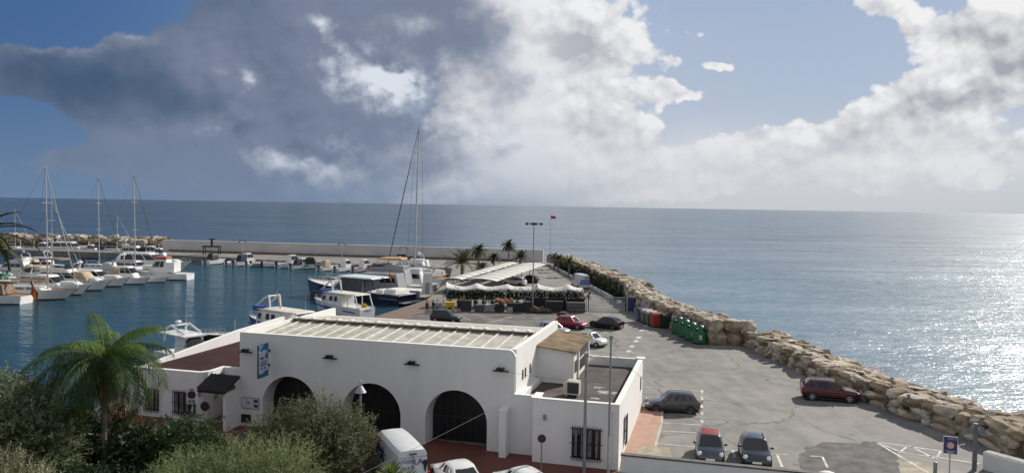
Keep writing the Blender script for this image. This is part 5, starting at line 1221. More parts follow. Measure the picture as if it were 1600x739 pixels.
# big olive in front of the arches
P2 = G(487, 739, 0); P2 = Vector((-10.6, 40.6, 0))
bush('olive_tree', 'large round grey green olive tree in front of the first two arches', 'tree', P2, [((-1.6, 0, 2.1), (1.6, 1.6, 1.5)), ((.0, .1, 2.45), (1.9, 1.8, 1.75)), ((1.7, 0, 2.2), (1.6, 1.6, 1.7)), ((.3, -1.0, 1.7), (2.2, 1.4, 1.5)), ((2.3, -.3, 1.3), (1.2, 1.2, 1.2))], 3100, .17, .055, OLIVE, 21, twig=13, up=.5)
# light green shrub nearest the camera
P3 = AT(365, 739, 34)
bush('feathery_shrub', 'bright yellow green feathery shrub, nearest plant at the bottom of the view', 'shrub', (P3.x, P3.y, 0), [((-2.0, 0, 2.1), (1.4, 1.3, 1.1)), ((.2, .2, 2.5), (1.3, 1.3, 1.2)), ((2.1, .1, 2.45), (1.5, 1.3, 1.35)), ((-.6, -.8, 1.7), (2.4, 1.2, 1.3)), ((-3.2, .2, 1.4), (.9, 1.1, .9))], 2700, .20, .034, LIGHTLEAF, 22, twig=16, up=.6)
# drooping dark green shrub under the left windows
P4 = AT(285, 700, 40)
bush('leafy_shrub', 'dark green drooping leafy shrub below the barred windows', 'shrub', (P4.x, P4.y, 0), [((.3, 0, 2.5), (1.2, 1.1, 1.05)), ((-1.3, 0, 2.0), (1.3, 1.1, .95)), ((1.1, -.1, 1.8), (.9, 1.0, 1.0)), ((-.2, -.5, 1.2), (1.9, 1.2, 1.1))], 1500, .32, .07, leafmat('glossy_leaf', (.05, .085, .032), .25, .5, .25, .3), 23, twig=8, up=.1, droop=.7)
P5 = AT(345, 690, 40.6)
bush('olive_shrub', 'thin grey twiggy shrub between the dark shrub and the olive tree', 'shrub', (P5.x, P5.y, 0), [((0, 0, 1.2), (1.0, 1.0, .9)), ((-.9, 0, .9), (.9, .9, .8))], 460, .15, .05, GREYLEAF, 24, twig=12, up=.7)
# big grey green tree on the left
P6 = AT(25, 700, 36.5)
bush('olive_tree', 'big grey green tree at the left edge behind the feathery palm', 'tree', (P6.x, P6.y, 0), [((-1.0, 0, 4.7), (2.1, 1.9, 1.55)), ((1.1, .2, 4.3), (1.6, 1.6, 1.5)), ((1.5, 0, 3.1), (1.5, 1.5, 1.5)), ((-.6, -.5, 3.1), (2.4, 1.7, 1.9)), ((-2.6, 0, 3.7), (1.9, 1.7, 2.0))], 3300, .19, .065, GREYLEAF, 25, twig=13, up=.5)
P7 = AT(100, 700, 39)
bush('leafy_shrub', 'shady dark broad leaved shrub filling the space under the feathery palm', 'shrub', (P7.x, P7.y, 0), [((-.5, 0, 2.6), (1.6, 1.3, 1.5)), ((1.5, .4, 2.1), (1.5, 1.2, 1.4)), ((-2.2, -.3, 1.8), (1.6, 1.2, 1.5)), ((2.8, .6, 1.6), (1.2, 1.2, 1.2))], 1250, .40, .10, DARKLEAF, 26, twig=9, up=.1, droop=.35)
P8 = AT(188, 680, 41.5)
bush('flowering_shrub', 'rust coloured shrub with red flowers behind the palm trunk', 'shrub', (P8.x, P8.y, 0), [((0, 0, 1.9), (.9, .8, 1.3)), ((.3, 0, 2.6), (.6, .5, .8))], 560, .16, .06, RUSTLEAF, 27, twig=10)
P9 = AT(20, 735, 31.5)
bush('grassy_shrub', 'pale straw coloured shrub in the bottom left corner', 'shrub', (P9.x, P9.y, 0), [((-.3, 0, 3.0), (.9, .8, .95)), ((.9, 0, 2.7), (.8, .7, .7))], 620, .17, .035, PALELEAF, 28, twig=14, up=.9)
P10 = AT(75, 725, 33)
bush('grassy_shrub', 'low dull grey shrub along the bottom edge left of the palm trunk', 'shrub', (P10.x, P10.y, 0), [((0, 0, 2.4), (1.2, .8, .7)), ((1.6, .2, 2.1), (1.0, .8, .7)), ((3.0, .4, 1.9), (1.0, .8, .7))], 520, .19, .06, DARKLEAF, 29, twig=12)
# spiky plant by the van
def spiky(name, label, loc, n, ln, lw, h, lm, seed, group=None):
    t = thing(name, label, 'plant', loc, 0, group); rnd = random.Random(seed); mb = MB()
    for k in range(n):
        az = rnd.uniform(0, 6.283); el = rnd.uniform(.15, 1.45); d = Vector((math.cos(az) * math.cos(el), math.sin(az) * math.cos(el), math.sin(el))); s = Vector((-math.sin(az), math.cos(az), 0)) * lw
        p = Vector((0, 0, h)); q = p + d * ln * .55 * rnd.uniform(.8, 1.1); e = p + d * ln - Vector((0, 0, .12 * ln * math.cos(el)))
        o = len(mb.v); mb.v += [tuple(p - s * .6), tuple(p + s * .6), tuple(q + s), tuple(q - s), tuple(e)]; mb.f += [[o, o + 1, o + 2, o + 3], [o + 3, o + 2, o + 4]]; mb.m += [0, 0]
    mb.build('crown', lm, t, fix=False); MB().tube((0, 0, 0), (0, 0, h + .05), .12, .10, 8).build('trunk', TRUNK, t); return t
SPIKE = leafmat('spiky_leaf', (.13, .17, .045), .2, .4, .35)
P11 = AT(612, 745, 35.5); spiky('yucca', 'spiky yellow green yucca in front of the rear of the white van', (P11.x, P11.y, 0), 110, .95, .035, P11.z - .05, SPIKE, 31)
P12 = AT(640, 748, 35.3); spiky('yucca', 'smaller spiky yucca shoot covering the bottom of the van lettering', (P12.x, P12.y, 0), 40, .65, .03, P12.z, SPIKE, 32)
# palms by the carport
CG = 'palms round the carport'
for i, (px, py, pb, Y, sc, fan) in enumerate(((722, 416, 440, 149, 1.5, 1), (748, 395, 432, 158, 1.0, 0), (772, 406, 424, 167, .8, 0), (795, 388, 418, 180, 1.0, 0), (813, 407, 413, 184, .9, 1), (752, 425, 434, 156, .8, 1))):
    p = AT(px, py - 5, Y); sc *= 1.15
    lab = ['broad bushy palm nearest the terrace canopy', 'palm with a dark shaggy head left of the carport ridge', 'short palm between the two carport roofs', 'tallest slender palm with a clear head against the sea', 'low round palm at the far end of the carport', 'small palm shoots at the foot of the shaggy palm'][i]
    palm('palm_tree', lab, (p.x, Y, 0), max(.5, p.z - .3), 34 if fan else 30, 2.6 * sc if fan else 2.0 * sc, .50 * sc, .09, 26, 40 + i, leaf=DATELEAF, trunk_r=.22 if not fan else .35, group=CG, droop=(.3, 1.1) if fan else (.7, 1.6), hang=.25, elr=(-.05, 1.3) if fan else (-.35, 1.25), bend=0)
# hedge along the drive
hd = thing('hedge', 'dark green clipped hedge between the drive and the sea boulders', 'hedge', (0, 0, 0)); mb = MB(); rnd = random.Random(50)
hp = resample([(18.1, 122.5), (15.8, 145), (12.6, 178), (11.4, 188)], 1.5); leaf_cloud(mb, [((p.x + rnd.uniform(-.2, .2), p.y, .9 + rnd.uniform(-.1, .35)), (1.0, 1.0, 1.1)) for p, d in hp], 4200, .26, .13, rnd, twig=6, up=.3)
mb.build('crown', HEDGELEAF, hd, fix=False)
for i, (px, py, Y) in enumerate(((866, 404, 182), (889, 412, 163), (872, 406, 175))):
    p = AT(px, py, Y); palm('palm_tree', ['small palm rising from the far end of the hedge', 'little palm with pale fronds in the middle of the hedge', 'dark little palm between two others in the hedge'][i], (p.x, Y, 0), max(.6, p.z), 22, 2.0, .45, .08, 22, 60 + i, leaf=DATELEAF, trunk_r=.2, group='small palms in the hedge', droop=(.4, 1.2), hang=.25, bend=0)
# ------------------------------------------------------------------ street furniture and the terrace
GALV = mat('galvanised', (.27, .28, .29), .55, .12, 3, metal=.3); PALEPOLE = mat('pale_pole', (.45, .44, .42), .6, .1, 3)
p = Vector((4.28, 42.75, 0)); pt = thing('utility_pole', 'thicker grey steel pole with a small crosshead in front of the annex window', 'pole', p)
MB().tube((0, 0, 0), (0, 0, 6.75), .095, .085, 12).build('shaft', GALV, pt, smooth=60); MB().bx(-.12, .12, -.1, .1, 6.65, 6.82).bx(-.02, .30, -.03, .03, 6.6, 6.66).build('crosshead', GALV, pt)
p = Vector((5.62, 42.6, 0)); pt = thing('utility_pole', 'thinner taller grey pole with pale lower part beside the annex corner', 'pole', p)
MB().tube((0, 0, 2.2), (0, 0, 7.7), .065, .055, 12).build('shaft', GALV, pt, smooth=60); MB().tube((0, 0, 0), (0, 0, 2.2), .085, .08, 12).build('lower_shaft', PALEPOLE, pt, smooth=60); MB().bx(-.09, .09, -.07, .07, 7.6, 7.85).build('cap', GALV, pt)
def cable(label, a, b, sag, r=.009):
    mb = MB(); a, b = Vector(a), Vector(b); n = 14
    pts = [a.lerp(b, i / n) - Vector((0, 0, sag * 4 * (i / n) * (1 - i / n))) for i in range(n + 1)]; mb.path(pts, r, 5)
    return tag(mb.build('overhead_cable', mat('cable_grey', (.12, .12, .12), .6)), label, 'cable')
cable('thin cable from the thick pole down across the right hand arch', (4.28, 42.75, 6.6), AT(560, 742, 30), .15)
cable('thin cable between the thick pole and the far corner of the annex roof', (4.28, 42.75, 6.6), L(4.6, 12.8, 4.2), .1)
cable('thin cable joining the facade floodlight to the tall pole', L(-.5, -.25, 5.0), (5.62, 42.6, 5.2), .12, .009)
cable('thin cable from the tall pole down toward the parked grey hatchback', (5.62, 42.6, 6.9), (14.6, 47.5, 0.03), .2, .008)
# street lamp with a conical shade
p = AT(563, 640, 43.2); lt = thing('street_lamp', 'grey street lamp with a conical shade in front of the middle arch', 'street lamp', (p.x, p.y, 0))
MB().tube((0, 0, 0), (0, 0, 4.35), .075, .06, 10).build('post', GALV, lt, smooth=60)
MB().lathe([(.34, 4.28), (.12, 4.62), (.07, 4.66), (.06, 4.95), (.02, 4.97)], 14).build('lamp_shade', mat('lamp_grey', (.34, .37, .40), .5), lt, smooth=40)
# round sign near the annex
SBLUE = mat('sign_blue', (.012, .02, .12), .4, .08, 5); SRED = mat('sign_red', (.30, .02, .03), .4, .08, 5); SWH = mat('sign_white', (.62, .62, .62), .4, .05, 4)
def disc(mb, r, y0, y1, mi, z, x=0): mb.prism_y([(x + r * math.cos(k * .2244), z + r * math.sin(k * .2244)) for k in range(28)], y0, y1, mi)
def round_sign(label, loc, z, r, rz=0, dark=False):
    t = thing('road_sign', label, 'road sign', loc, rz); MB().tube((0, 0, 0), (0, 0, z + r * .5), .04, None, 8).build('post', GALV, t, smooth=60)
    mb = MB(); disc(mb, r, -.065, -.045, 0, z); disc(mb, r * .78, -.070, -.0655, 1, z)
    mb.prism_y([(x_ * .707 - y_ * .707, z + x_ * .707 + y_ * .707) for x_, y_ in ((-r * .8, -r * .09), (r * .8, -r * .09), (r * .8, r * .09), (-r * .8, r * .09))], -.075, -.071, 0); mb.build('plate', [SRED if not dark else mat('sign_dark_red', (.07, .02, .035), .5), SBLUE if not dark else mat('sign_dark_blue', (.02, .02, .045), .5)], t); return t  # dark variant swaps in a darker red and blue
round_sign('round dark no parking sign on a post in front of the annex corner', (1.86, 42.75, 0), 1.95, .24, dark=True)
p = AT(321, 634, 42.8); round_sign('round dull purplish no parking sign beside the tiled porch', (p.x, p.y, 0), p.z, .27, dark=True)
p = AT(300, 618, 42.4); ts = thing('road_sign', 'white rectangular plate with a round no parking sign in front of the barred window', 'road sign', (p.x, p.y, 0), .1)
MB().tube((0, 0, 0), (0, 0, p.z), .04, None, 8).build('post', GALV, ts, smooth=60)
mb = MB().bx(-.28, .28, -.06, -.044, p.z - .44, p.z + .44, 0); disc(mb, .23, -.066, -.0605, 1, p.z + .07); disc(mb, .18, -.072, -.0665, 2, p.z + .07)
mb.prism_y([(x_ * .707 - y_ * .707, p.z + .07 + x_ * .707 + y_ * .707) for x_, y_ in ((-.19, -.02), (.19, -.02), (.19, .02), (-.19, .02))], -.077, -.0725, 1)
mb.bx(-.2, .2, -.066, -.0605, p.z - .36, p.z - .31, 3).bx(-.18, -.02, -.066, -.0605, p.z - .27, p.z - .22, 3).bx(.03, .19, -.066, -.0605, p.z - .27, p.z - .22, 3).bx(-.1, .1, -.066, -.0605, p.z + .34, p.z + .40, 3); mb.build('plate', [SWH, SRED, SBLUE, BLACK], ts)
p = AT(1485, 695, 39); ps_ = thing('port_sign', 'blue square sign headed PORTS with a red ringed white disc', 'road sign', (p.x, p.y, 0), R_(-22))
MB().tube((0, 0, 0), (0, 0, p.z - .35), .035, None, 8).build('post', PALEPOLE, ps_, smooth=60)
PB = mat('port_blue', (.01, .05, .20), .4, .06, 4); mb = MB().bx(-.325, .325, -.02, .02, p.z - .45, p.z + .45, 0).bx(-.30, .30, -.027, -.021, p.z - .425, p.z + .425, 1)
disc(mb, .22, -.034, -.028, 2, p.z + .0); disc(mb, .16, -.041, -.035, 3, p.z + .0); mb.bx(-.27, .27, -.034, -.028, p.z - .29, p.z - .275, 0).bx(-.16, .16, -.034, -.028, p.z - .35, p.z - .325, 0).bx(-.16, .2, -.034, -.028, p.z - .39, p.z - .375, 0); mb.build('plate', [SWH, PB, SRED, mat('sign_cream', (.52, .50, .44), .5)], ps_)
M = Matrix(((1, 0, 0), (0, 0, -1), (0, 1, 0))).to_4x4(); M.translation = (.05, -.034, p.z + .33); text('PORTS', .13, SWH, ps_, M)
p = Vector((27.25, 44.35, 0)); ds = thing('road_sign', 'grey backs of two triangular warning signs on one thick post by the boulders', 'road sign', p, R_(-20))
MB().bx(-.11, .11, -.1, .1, 0, 2.75).build('post', mat('post_grey', (.16, .165, .17), .6), ds)
for s in (-1, 1): MB().prism_y([(0, -.02), (s * .62, -.16), (s * .12, .5)] if s > 0 else [(0, -.02), (-.12, .5), (-.62, -.16)], -.02, .02).build('plate', mat('sign_back', (.20, .21, .23), .5), ds)
for c in kids(ds):
    if c.name.startswith('plate'): c.location = (.1 if c.data.vertices[1].co.x > 0 else -.1, -.14, 2.2)
bo = thing('bollard', 'short dark bollard at the bottom edge left of the blue port sign', 'bollard', (G(1463, 739).x - .3, G(1463, 739).y - .4, 0)); MB().tube((0, 0, 0), (0, 0, .72), .11, .1, 10).build('shaft', GREYMET, bo, smooth=60); MB().ell((0, 0, .72), .12, .12, .09).build('cap', GREYMET, bo, smooth=60)
# floodlight mast and flagpole
lm = thing('floodlight_mast', 'tall thin lamp mast with a crossbar of floodlights by the wire fence', 'lamp mast', G(832, 488, 0))
MB().tube((0, 0, 0), (0, 0, 12.7), .11, .06, 10).build('shaft', GALV, lm, smooth=60); MB().bx(-1.15, 1.15, -.05, .05, 12.45, 12.55).build('crossbar', DARKMET, lm)
for x in (-1.0, -.25, .25, 1.0): MB().bx(x - .2, x + .2, -.25, .1, 12.3, 12.62).build('floodlight', DARKMET, lm)
fp = thing('flagpole', 'thin tall flagpole with a small red flag near the end of the harbour wall', 'flagpole', (10.2, 203, 0)); MB().tube((0, 0, 0), (0, 0, 12.6), .10, .05, 8).build('shaft', PALEPOLE, fp, smooth=60)
MB().add([(0, 0, 12.5), (1.3, .2, 12.3), (1.35, .1, 11.7), (0, 0, 11.6), (0, .03, 11.6), (1.35, .13, 11.7), (1.3, .23, 12.3), (0, .03, 12.5)], [(0, 1, 2, 3), (4, 5, 6, 7), (0, 7, 6, 1), (1, 6, 5, 2), (2, 5, 4, 3)]).build('flag', FRED, fp)
for i, (px, yt, yb) in enumerate(((379, 375, 401), (534, 379, 402), (630, 385, 406))):
    b = G(px, yb, 0); Hh = AT(px, yt, b.y).z; sl = thing('street_lamp', ['double armed pier lamp nearest the boat hoist', 'double armed pier lamp halfway along the pale wall', 'double armed pier lamp beside the dark blue bins'][i], 'street lamp', b, 0, 'pier lamps along the harbour wall')
    MB().tube((0, 0, 0), (0, 0, Hh - .2), .10, .07, 8).build('post', PALEPOLE, sl, smooth=60); MB().path([(-.9, 0, Hh - .5), (-.7, 0, Hh), (0, 0, Hh - .35), (.7, 0, Hh), (.9, 0, Hh - .5)], .06, 5).ell((-.9, 0, Hh - .6), .22, .22, .14).ell((.9, 0, Hh - .6), .22, .22, .14).build('lamp_head', DARKMET, sl)
bh = thing('boat_hoist', 'black framed floating hoist beside the pier', 'boat hoist', (*G(331, 405, -1.3).to_2d(), -1.3), .15)
mb = MB().bx(-2.6, 2.6, -1.5, 1.5, -.5, .3); mb.build('pontoon', DARKMET, bh); mb = MB()
for x in (-2, 2):
    for y in (-1.2, 1.2): mb.tube((x, y, .3), (x, y, 3.4), .14, None, 6)
mb.bx(-2.3, 2.3, -1.4, 1.4, 3.4, 3.75).bx(-.25, .25, -.25, .25, 3.75, 5.6).bx(-.8, .9, -.2, .2, 5.5, 5.75); mb.build('frame', BLACK, bh)
for i, px in enumerate((624, 631)):
    b = G(px, 406, 0); wb2 = thing('waste_container', ['dark blue container on the pier, left of its twin', 'dark blue container on the pier, right of its twin'][i], 'container', b, 0, 'dark blue containers on the pier'); MB().bx(-.55, .55, -.5, .5, .1, 1.4).build('body', mat('bin_navy', (.02, .035, .08), .5), wb2); MB().bx(-.6, .6, -.55, .55, 1.403, 1.52).build('lid', mat('bin_navy', (.02, .035, .08)), wb2)
# bins and bottle banks
def wheelie(label, loc, rz, col, lid, w_=1.3, d_=1.0, h_=1.45):
    t = thing('waste_container', label, 'waste container', (loc[0], loc[1], 0.0), rz, 'four wheeled rubbish containers by the gate'); k = MB()
    k.add([(-w_ * .44, -d_ * .42, .18), (w_ * .44, -d_ * .42, .18), (w_ * .44, d_ * .42, .18), (-w_ * .44, d_ * .42, .18), (-w_ / 2, -d_ / 2, h_ * .82), (w_ / 2, -d_ / 2, h_ * .82), (w_ / 2, d_ / 2, h_ * .82), (-w_ / 2, d_ / 2, h_ * .82)], [(0,3,2,1),(4,5,6,7),(0,1,5,4),(1,2,6,5),(2,3,7,6),(3,0,4,7)])
    for x in (-.25, .25): k.bx(x * w_ - .03, x * w_ + .03, -d_ / 2 - .03, -d_ / 2 + .05, .3, h_ * .8)
    k.build('body', col, t)
    MB().prism_y([(-d_ * .53, h_ * .823), (d_ * .53, h_ * .823), (d_ * .42, h_ * .95), (0, h_ * 1.02), (-d_ * .42, h_ * .95)], -w_ / 2 - .02, w_ / 2 + .02, 0, Matrix.Rotation(R_(90), 4, 'Z')).build('lid', lid, t)
    for sx in (-1, 1):
        for sy in (-1, 1): MB().tube((sx * w_ * .36, sy * d_ * .34 - .04, .09), (sx * w_ * .36, sy * d_ * .34 + .04, .09), .09, None, 10).build('wheel', BLACK, t)
    return t
CB = mat('bin_blue', (.035, .055, .11), .5, .1, 3); CGy = mat('bin_grey', (.12, .12, .115), .5, .1, 3); CGl = mat('bin_grey_lid', (.38, .37, .35), .5); CRd = mat('bin_red', (.34, .06, .03), .5, .08, 3); CDk = mat('bin_dark_green', (.010, .028, .022), .5, .12, 3)
for (x, y), lab, c1, c2 in (((17.35, 100.9), 'dull blue rubbish container at the back of the row', CB, CB), ((17.65, 99.3), 'grey rubbish container next to the blue one', CGy, CGl), ((17.95, 97.8), 'grey rubbish container with a pale lid behind the red one', CGy, CGl), ((18.35, 96.3), 'orange red rubbish container at the front of the row', CRd, CRd), ((19.75, 95.4), 'dark green rubbish container in the shade of the boulders', CDk, CDk)):
    wheelie(lab, (x, y), R_(-80) + math.pi / 2 + R_(70) * 0, c1, c2, 1.35 if c1 is not CDk else 1.9, 1.25, 1.85)
pj = thing('pallet_jack', 'dark metal cart between the dark green container and the bottle banks', 'cart', (20.6, 93.4, 0), R_(10)); MB().bx(-.7, .7, -.8, .8, .15, .3).build('deck', DARKMET, pj); MB().path([(-.6, .7, .3), (-.6, .7, 1.2), (.6, .7, 1.2), (.6, .7, .3)], .04, 6).build('handle', DARKMET, pj)
for x in (-.6, .6):
    for y in (-.6, .6): MB().tube((x, y - .04, .1), (x, y + .04, .1), .1, None, 10).build('wheel', BLACK, pj)
GRB = mat('bottle_bank_green', (.010, .105, .052), .4, .1, 2, .1, 8)
bb0 = None
for i, (x, y) in enumerate(((20.05, 91.2), (20.35, 89.1), (20.65, 87.0), (21.05, 84.9))):
    if bb0 is None:
        bb0 = b = thing('bottle_bank', '', 'bottle bank', (x, y, 0), R_(-6)); k = MB()
        prof = [(.72, .08), (.80, .15), (.80, 1.15), (.76, 1.5), (.62, 1.82), (.38, 2.02), (.12, 2.10), (.02, 2.11)]
        k.lathe([(r * .96, z) for r, z in prof], 24, 0, Matrix.Diagonal((1.08, .92, 1, 1))); k.build('shell', GRB, b, smooth=45)
        for s in (-1, 1):
            k = MB(); k.tube((s * .42, -.52, 1.70), (s * .46, -.70, 1.62), .15, None, 14); k.build('mouth', BLACK, b, smooth=40)
        MB().bx(-.16, .16, -.75, -.70, .55, 1.05).build('label_plate', mat('label_cream', (.5, .5, .36), .6, .2, 12), b); MB().bx(-.1, .1, -.1, .1, 2.11, 2.2).build('lifting_ring', DARKMET, b)
    else: b = copy_tree(bb0); b.location = (x, y, 0)
    tag(b, ['green domed bottle bank farthest back, next to the dark cart', 'green domed bottle bank second from the dark cart', 'green domed bottle bank just behind the front one', 'green domed bottle bank at the front, label facing the car park'][i], 'bottle bank', 'green bottle banks')
# gate, blue door
gt = thing('sliding_gate', 'wide grey barred sliding gate closing the drive', 'gate', (11.35, 110.9, 0), R_(-4)); mb = MB().bx(0, 5.2, -.04, .04, .12, .22).bx(0, 5.2, -.04, .04, 1.92, 2.0); mb.build('frame', PALEPOLE, gt); mb = MB()
for k in range(35): mb.bx(.05 + k * .15, .09 + k * .15, -.02, .02, .22, 1.92)
mb.build('bars', PALEPOLE, gt); MB().bx(4.0, 4.65, -.06, -.045, 1.15, 1.6).build('notice', SWH, gt)
for x in (-.12, 5.25): MB().bx(x - .07, x + .07, -.07, .07, 0, 2.2).build('post', DARKMET, gt)
bd = thing('metal_door', 'narrow dark blue metal door between the gate and the boulders', 'door', (16.75, 110.5, 0), R_(-4)); MB().bx(.12, 1.35, -.03, .03, .05, 2.0).build('panel', mat('door_navy', (.02, .04, .12), .5), bd); MB().bx(0, .12, -.06, .06, 0, 2.15).bx(1.35, 1.5, -.06, .06, 0, 2.15).build('frame', mat('frame_pale', (.4, .4, .4), .6), bd)
# wire fence and terrace
wf = thing('wire_fence', 'wire fence with grey posts in front of the restaurant terrace', 'fence', (-9.6, 108.7, 0), R_(2.5))
WM = mat('wire_mesh', (.05, .055, .05), .7); mb = MB()
for z in (.1, .55, 1.0, 1.5, 1.95): mb.tube((0, 0, z), (20.4, 0, z), .018, None, 4)
for k in range(82): mb.tube((k * .25, .01, .1), (k * .25, .01, 1.95), .007, None, 3)
mb.build('mesh', WM, wf)
for k in range(8): MB().tube((k * 2.92, 0, 0), (k * 2.92, 0, 2.15), .055, None, 8).build('post', GALV, wf, smooth=60)
mb = MB().bx(12.2, 20.2, .05, .07, .08, 1.85); mb.build('dark_screen', mat('screen_black', (.010, .011, .013), .8, .3, 2), wf)
tc_ = thing('terrace_canopy', 'white wavy tensile canopy over the restaurant terrace', 'canopy', (-9.5, 112.0, 0), R_(2)); mb = MB(); nx, ny = 60, 8
def tz(u, v): return 2.55 + (.62 * (1 - abs(math.sin(math.pi * u * 4.5)) ** .55) + .05 * math.sin(u * 37)) * (.35 + .65 * math.sin(math.pi * min(1, .1 + v * .9))) + .35 * math.sin(math.pi * min(1, .05 + v))
secs = [[(20.2 * i / nx, 3.4 * j / ny, tz(i / nx, j / ny)) for j in range(ny + 1)] for i in range(nx + 1)]; mb.loft(secs)
mb.loft([[(20.2 * i / nx, -.01, tz(i / nx, 0)), (20.2 * i / nx, -.03, tz(i / nx, 0) - .22 - .05 * math.sin(i * 1.1))] for i in range(nx + 1)])
mb.build('membrane', mat('canopy_white', (.58, .57, .54), .75, .06, 1), tc_, smooth=40)
for k in range(6):
    for y in (.1, 3.3): MB().tube((.2 + k * 3.95, y, 0), (.2 + k * 3.95, y, 2.85), .06, None, 8).build('post', PALEPOLE, tc_, smooth=60)
DKB = mat('planter_dark', (.03, .03, .03), .7, .2, 3)
pls = MB()
rnd = random.Random(77)
for k in range(16):
    x = -8.8 + k * 1.22; y = 111.4 + .035 * k; tpl = thing('potted_shrub', '', 'potted shrub', (x, y, 0), 0, 'dark potted shrubs along the terrace front'); tpl['label'] = 'dark round potted shrub in the row under the white canopy'
    if k == 0:
        c = MB(); leaf_cloud(c, [((0, 0, 1.75), (.42, .42, .5))], 90, .2, .1, random.Random(5), twig=6); cm_ = c.build('crown', HEDGELEAF, tpl, fix=False); po_ = MB().lathe([(.26, 0), (.33, .9), (.36, 1.0), (.3, 1.02)], 12).build('pot', DKB, tpl, smooth=40); stem_ = MB().tube((0, 0, .95), (0, 0, 1.5), .05, None, 6).build('stem', TRUNK, tpl)
    else:
        for s_ in (cm_, po_, stem_): c = s_.copy(); COL.objects.link(c); c.parent = tpl
dh = thing('terrace_hedge', 'dense dark greenery hanging along the front edge of the terrace', 'hedge', (0, 0, 0)); mb = MB(); leaf_cloud(mb, [((-9 + k * 1.05, 112.6 + k * .035, 1.9 + .15 * math.sin(k * 2.1)), (.75, .5, .6)) for k in range(20)], 1500, .24, .12, rnd, twig=6, up=-.1); mb.build('crown', HEDGELEAF, dh, fix=False)
# terrace tables and chairs, only glimpsed
for k in range(6):
    x = -6.5 + k * 2.7; tb_ = thing('terrace_table', 'dim terrace table under the white canopy', 'table', (x, 114.0, 0), 0, 'tables on the shaded terrace'); MB().bx(-.6, .6, -.4, .4, .70, .75).build('tabletop', SWH if k % 2 else TEAK, tb_)
    for sx in (-.5, .5): MB().bx(sx - .03, sx + .03, -.3, .3, 0, .697).build('leg', DARKMET, tb_)
# stored goods in front of the fence
YEL = mat('tank_yellow', (.55, .36, .015), .5, .1, 2); cy = thing('yellow_tank', 'bright yellow box container with a black label by the three people', 'container', (-8.8, 110.0 - 2.5, 0), R_(3)); 
cy.location = (-8.55, 107.6, 0); mb = MB().bx(-.62, .62, -.5, .5, .1, 1.25); mb.build('body', YEL, cy); MB().bx(-.55, .55, -.55, -.503, .95, 1.2).bx(-.66, .66, -.54, .54, 1.253, 1.33).build('rim', mat('tank_yellow_light', (.6, .42, .05), .5), cy); MB().bx(-.3, .25, -.515, -.506, .35, .62).build('label_plate', BLACK, cy)
gc = thing('caged_tank', 'pale grey caged liquid tank left of the yellow container', 'container', (-10.25, 107.9, 0), R_(3)); MB().bx(-.55, .55, -.5, .5, .15, 1.15).build('tank', mat('tank_grey', (.38, .39, .40), .5), gc); mb = MB()
for k in range(7): mb.bx(-.6 + k * .2 - .015, -.6 + k * .2 + .015, -.54, -.51, .1, 1.2)
for z in (.2, .65, 1.15): mb.bx(-.62, .62, -.575, -.545, z, z + .04)
mb.build('cage', GALV, gc); MB().bx(-.62, .62, -.55, .55, 0, .09).build('pallet', BROWNW, gc)
def crate(label, x, y, w_, h_, d_, mt, rz=0, slats=True):
    t = thing('storage_crate', label, 'crate', (x, y, 0), rz); mb = MB().bx(-w_ / 2, w_ / 2, -d_ / 2, d_ / 2, .1, h_); mb.build('body', mt, t); k = MB()
    for z in (.2, h_ * .5, h_ - .12): k.bx(-w_ / 2 - .03, w_ / 2 + .03, -d_ / 2 - .03, -d_ / 2 - .003, z, z + .08)
    k.build('slats', DARKMET if mt is not DARKMET else GREYMET, t); MB().bx(-w_ / 2 + .1, w_ / 2 - .1, -d_ / 2, d_ / 2, 0, .097).build('runner', BROWNW, t); return t
CN = mat('crate_navy', (.018, .022, .035), .6, .2, 2); CGR = mat('crate_grey', (.10, .10, .10), .6, .25, 2); CBK = mat('crate_black', (.014, .014, .015), .7, .3, 2); CLG = mat('crate_light', (.33, .33, .32), .6, .15, 2)
for a in (('navy blue storage tank right of the yellow container', -6.3, 107.9, 1.5, 1.55, 1.1, CN), ('grey plastic fish crate beside the navy tank', -4.4, 107.6, 1.3, 1.0, 1.0, CGR), ('light rimmed grey crate in the middle of the stored gear', -3.0, 107.5, 1.2, 1.05, 1.0, CLG), ('black crate under the orange floats', -1.6, 107.5, 1.3, 1.1, 1.0, CBK), ('long black storage bin left of the lamp mast', .9, 107.8, 2.2, 1.3, 1.1, CBK), ('small white box in front of the black storage bin', -.1, 107.0, .7, .75, .6, SWH), ('navy tall crate right before the lamp mast', 2.3, 107.9, 1.1, 1.5, 1.0, CN), ('black crate stack against the screened fence', 6.2, 108.2, 2.3, 1.6, 1.1, CBK), ('long dark crate at the right end of the fence', 9.2, 108.3, 2.6, 1.45, 1.0, CGR)): crate(*a)
ORF = mat('float_orange', (.50, .15, .05), .6, .15, 4); fl_ = thing('float_heap', 'heap of orange and tan fishing floats on the crates', 'floats', (-1.0, 107.9, 1.12)); mb = MB(); rnd = random.Random(6)
for k in range(26): mb.ell((rnd.uniform(-1.3, 1.3), rnd.uniform(-.3, .3), .15 + .55 * rnd.random()), .2, .2, .22, 8, 5, rnd.randint(0, 1))
mb.build('floats', [ORF, mat('float_tan', (.38, .22, .14), .7)], fl_, smooth=60)
nh = thing('net_heap', 'brownish heap of fishing nets at the foot of the lamp mast', 'nets', (4.2, 107.2, 0)); mb = MB(); rnd = random.Random(8)
for k in range(14): mb.ell((rnd.uniform(-1.1, 1.1), rnd.uniform(-.3, .5), .2 + .5 * rnd.random()), rnd.uniform(.3, .6), .4, .35, 9, 6)
mb.build('netting', mat('net_brown', (.11, .09, .075), .95, .4, 6, .6, 14), nh, smooth=60)
nh2 = thing('rope_pile', 'low dark pile of rope on the asphalt in front of the fence end', 'rope', (7.2, 105.6, .0)); mb = MB()
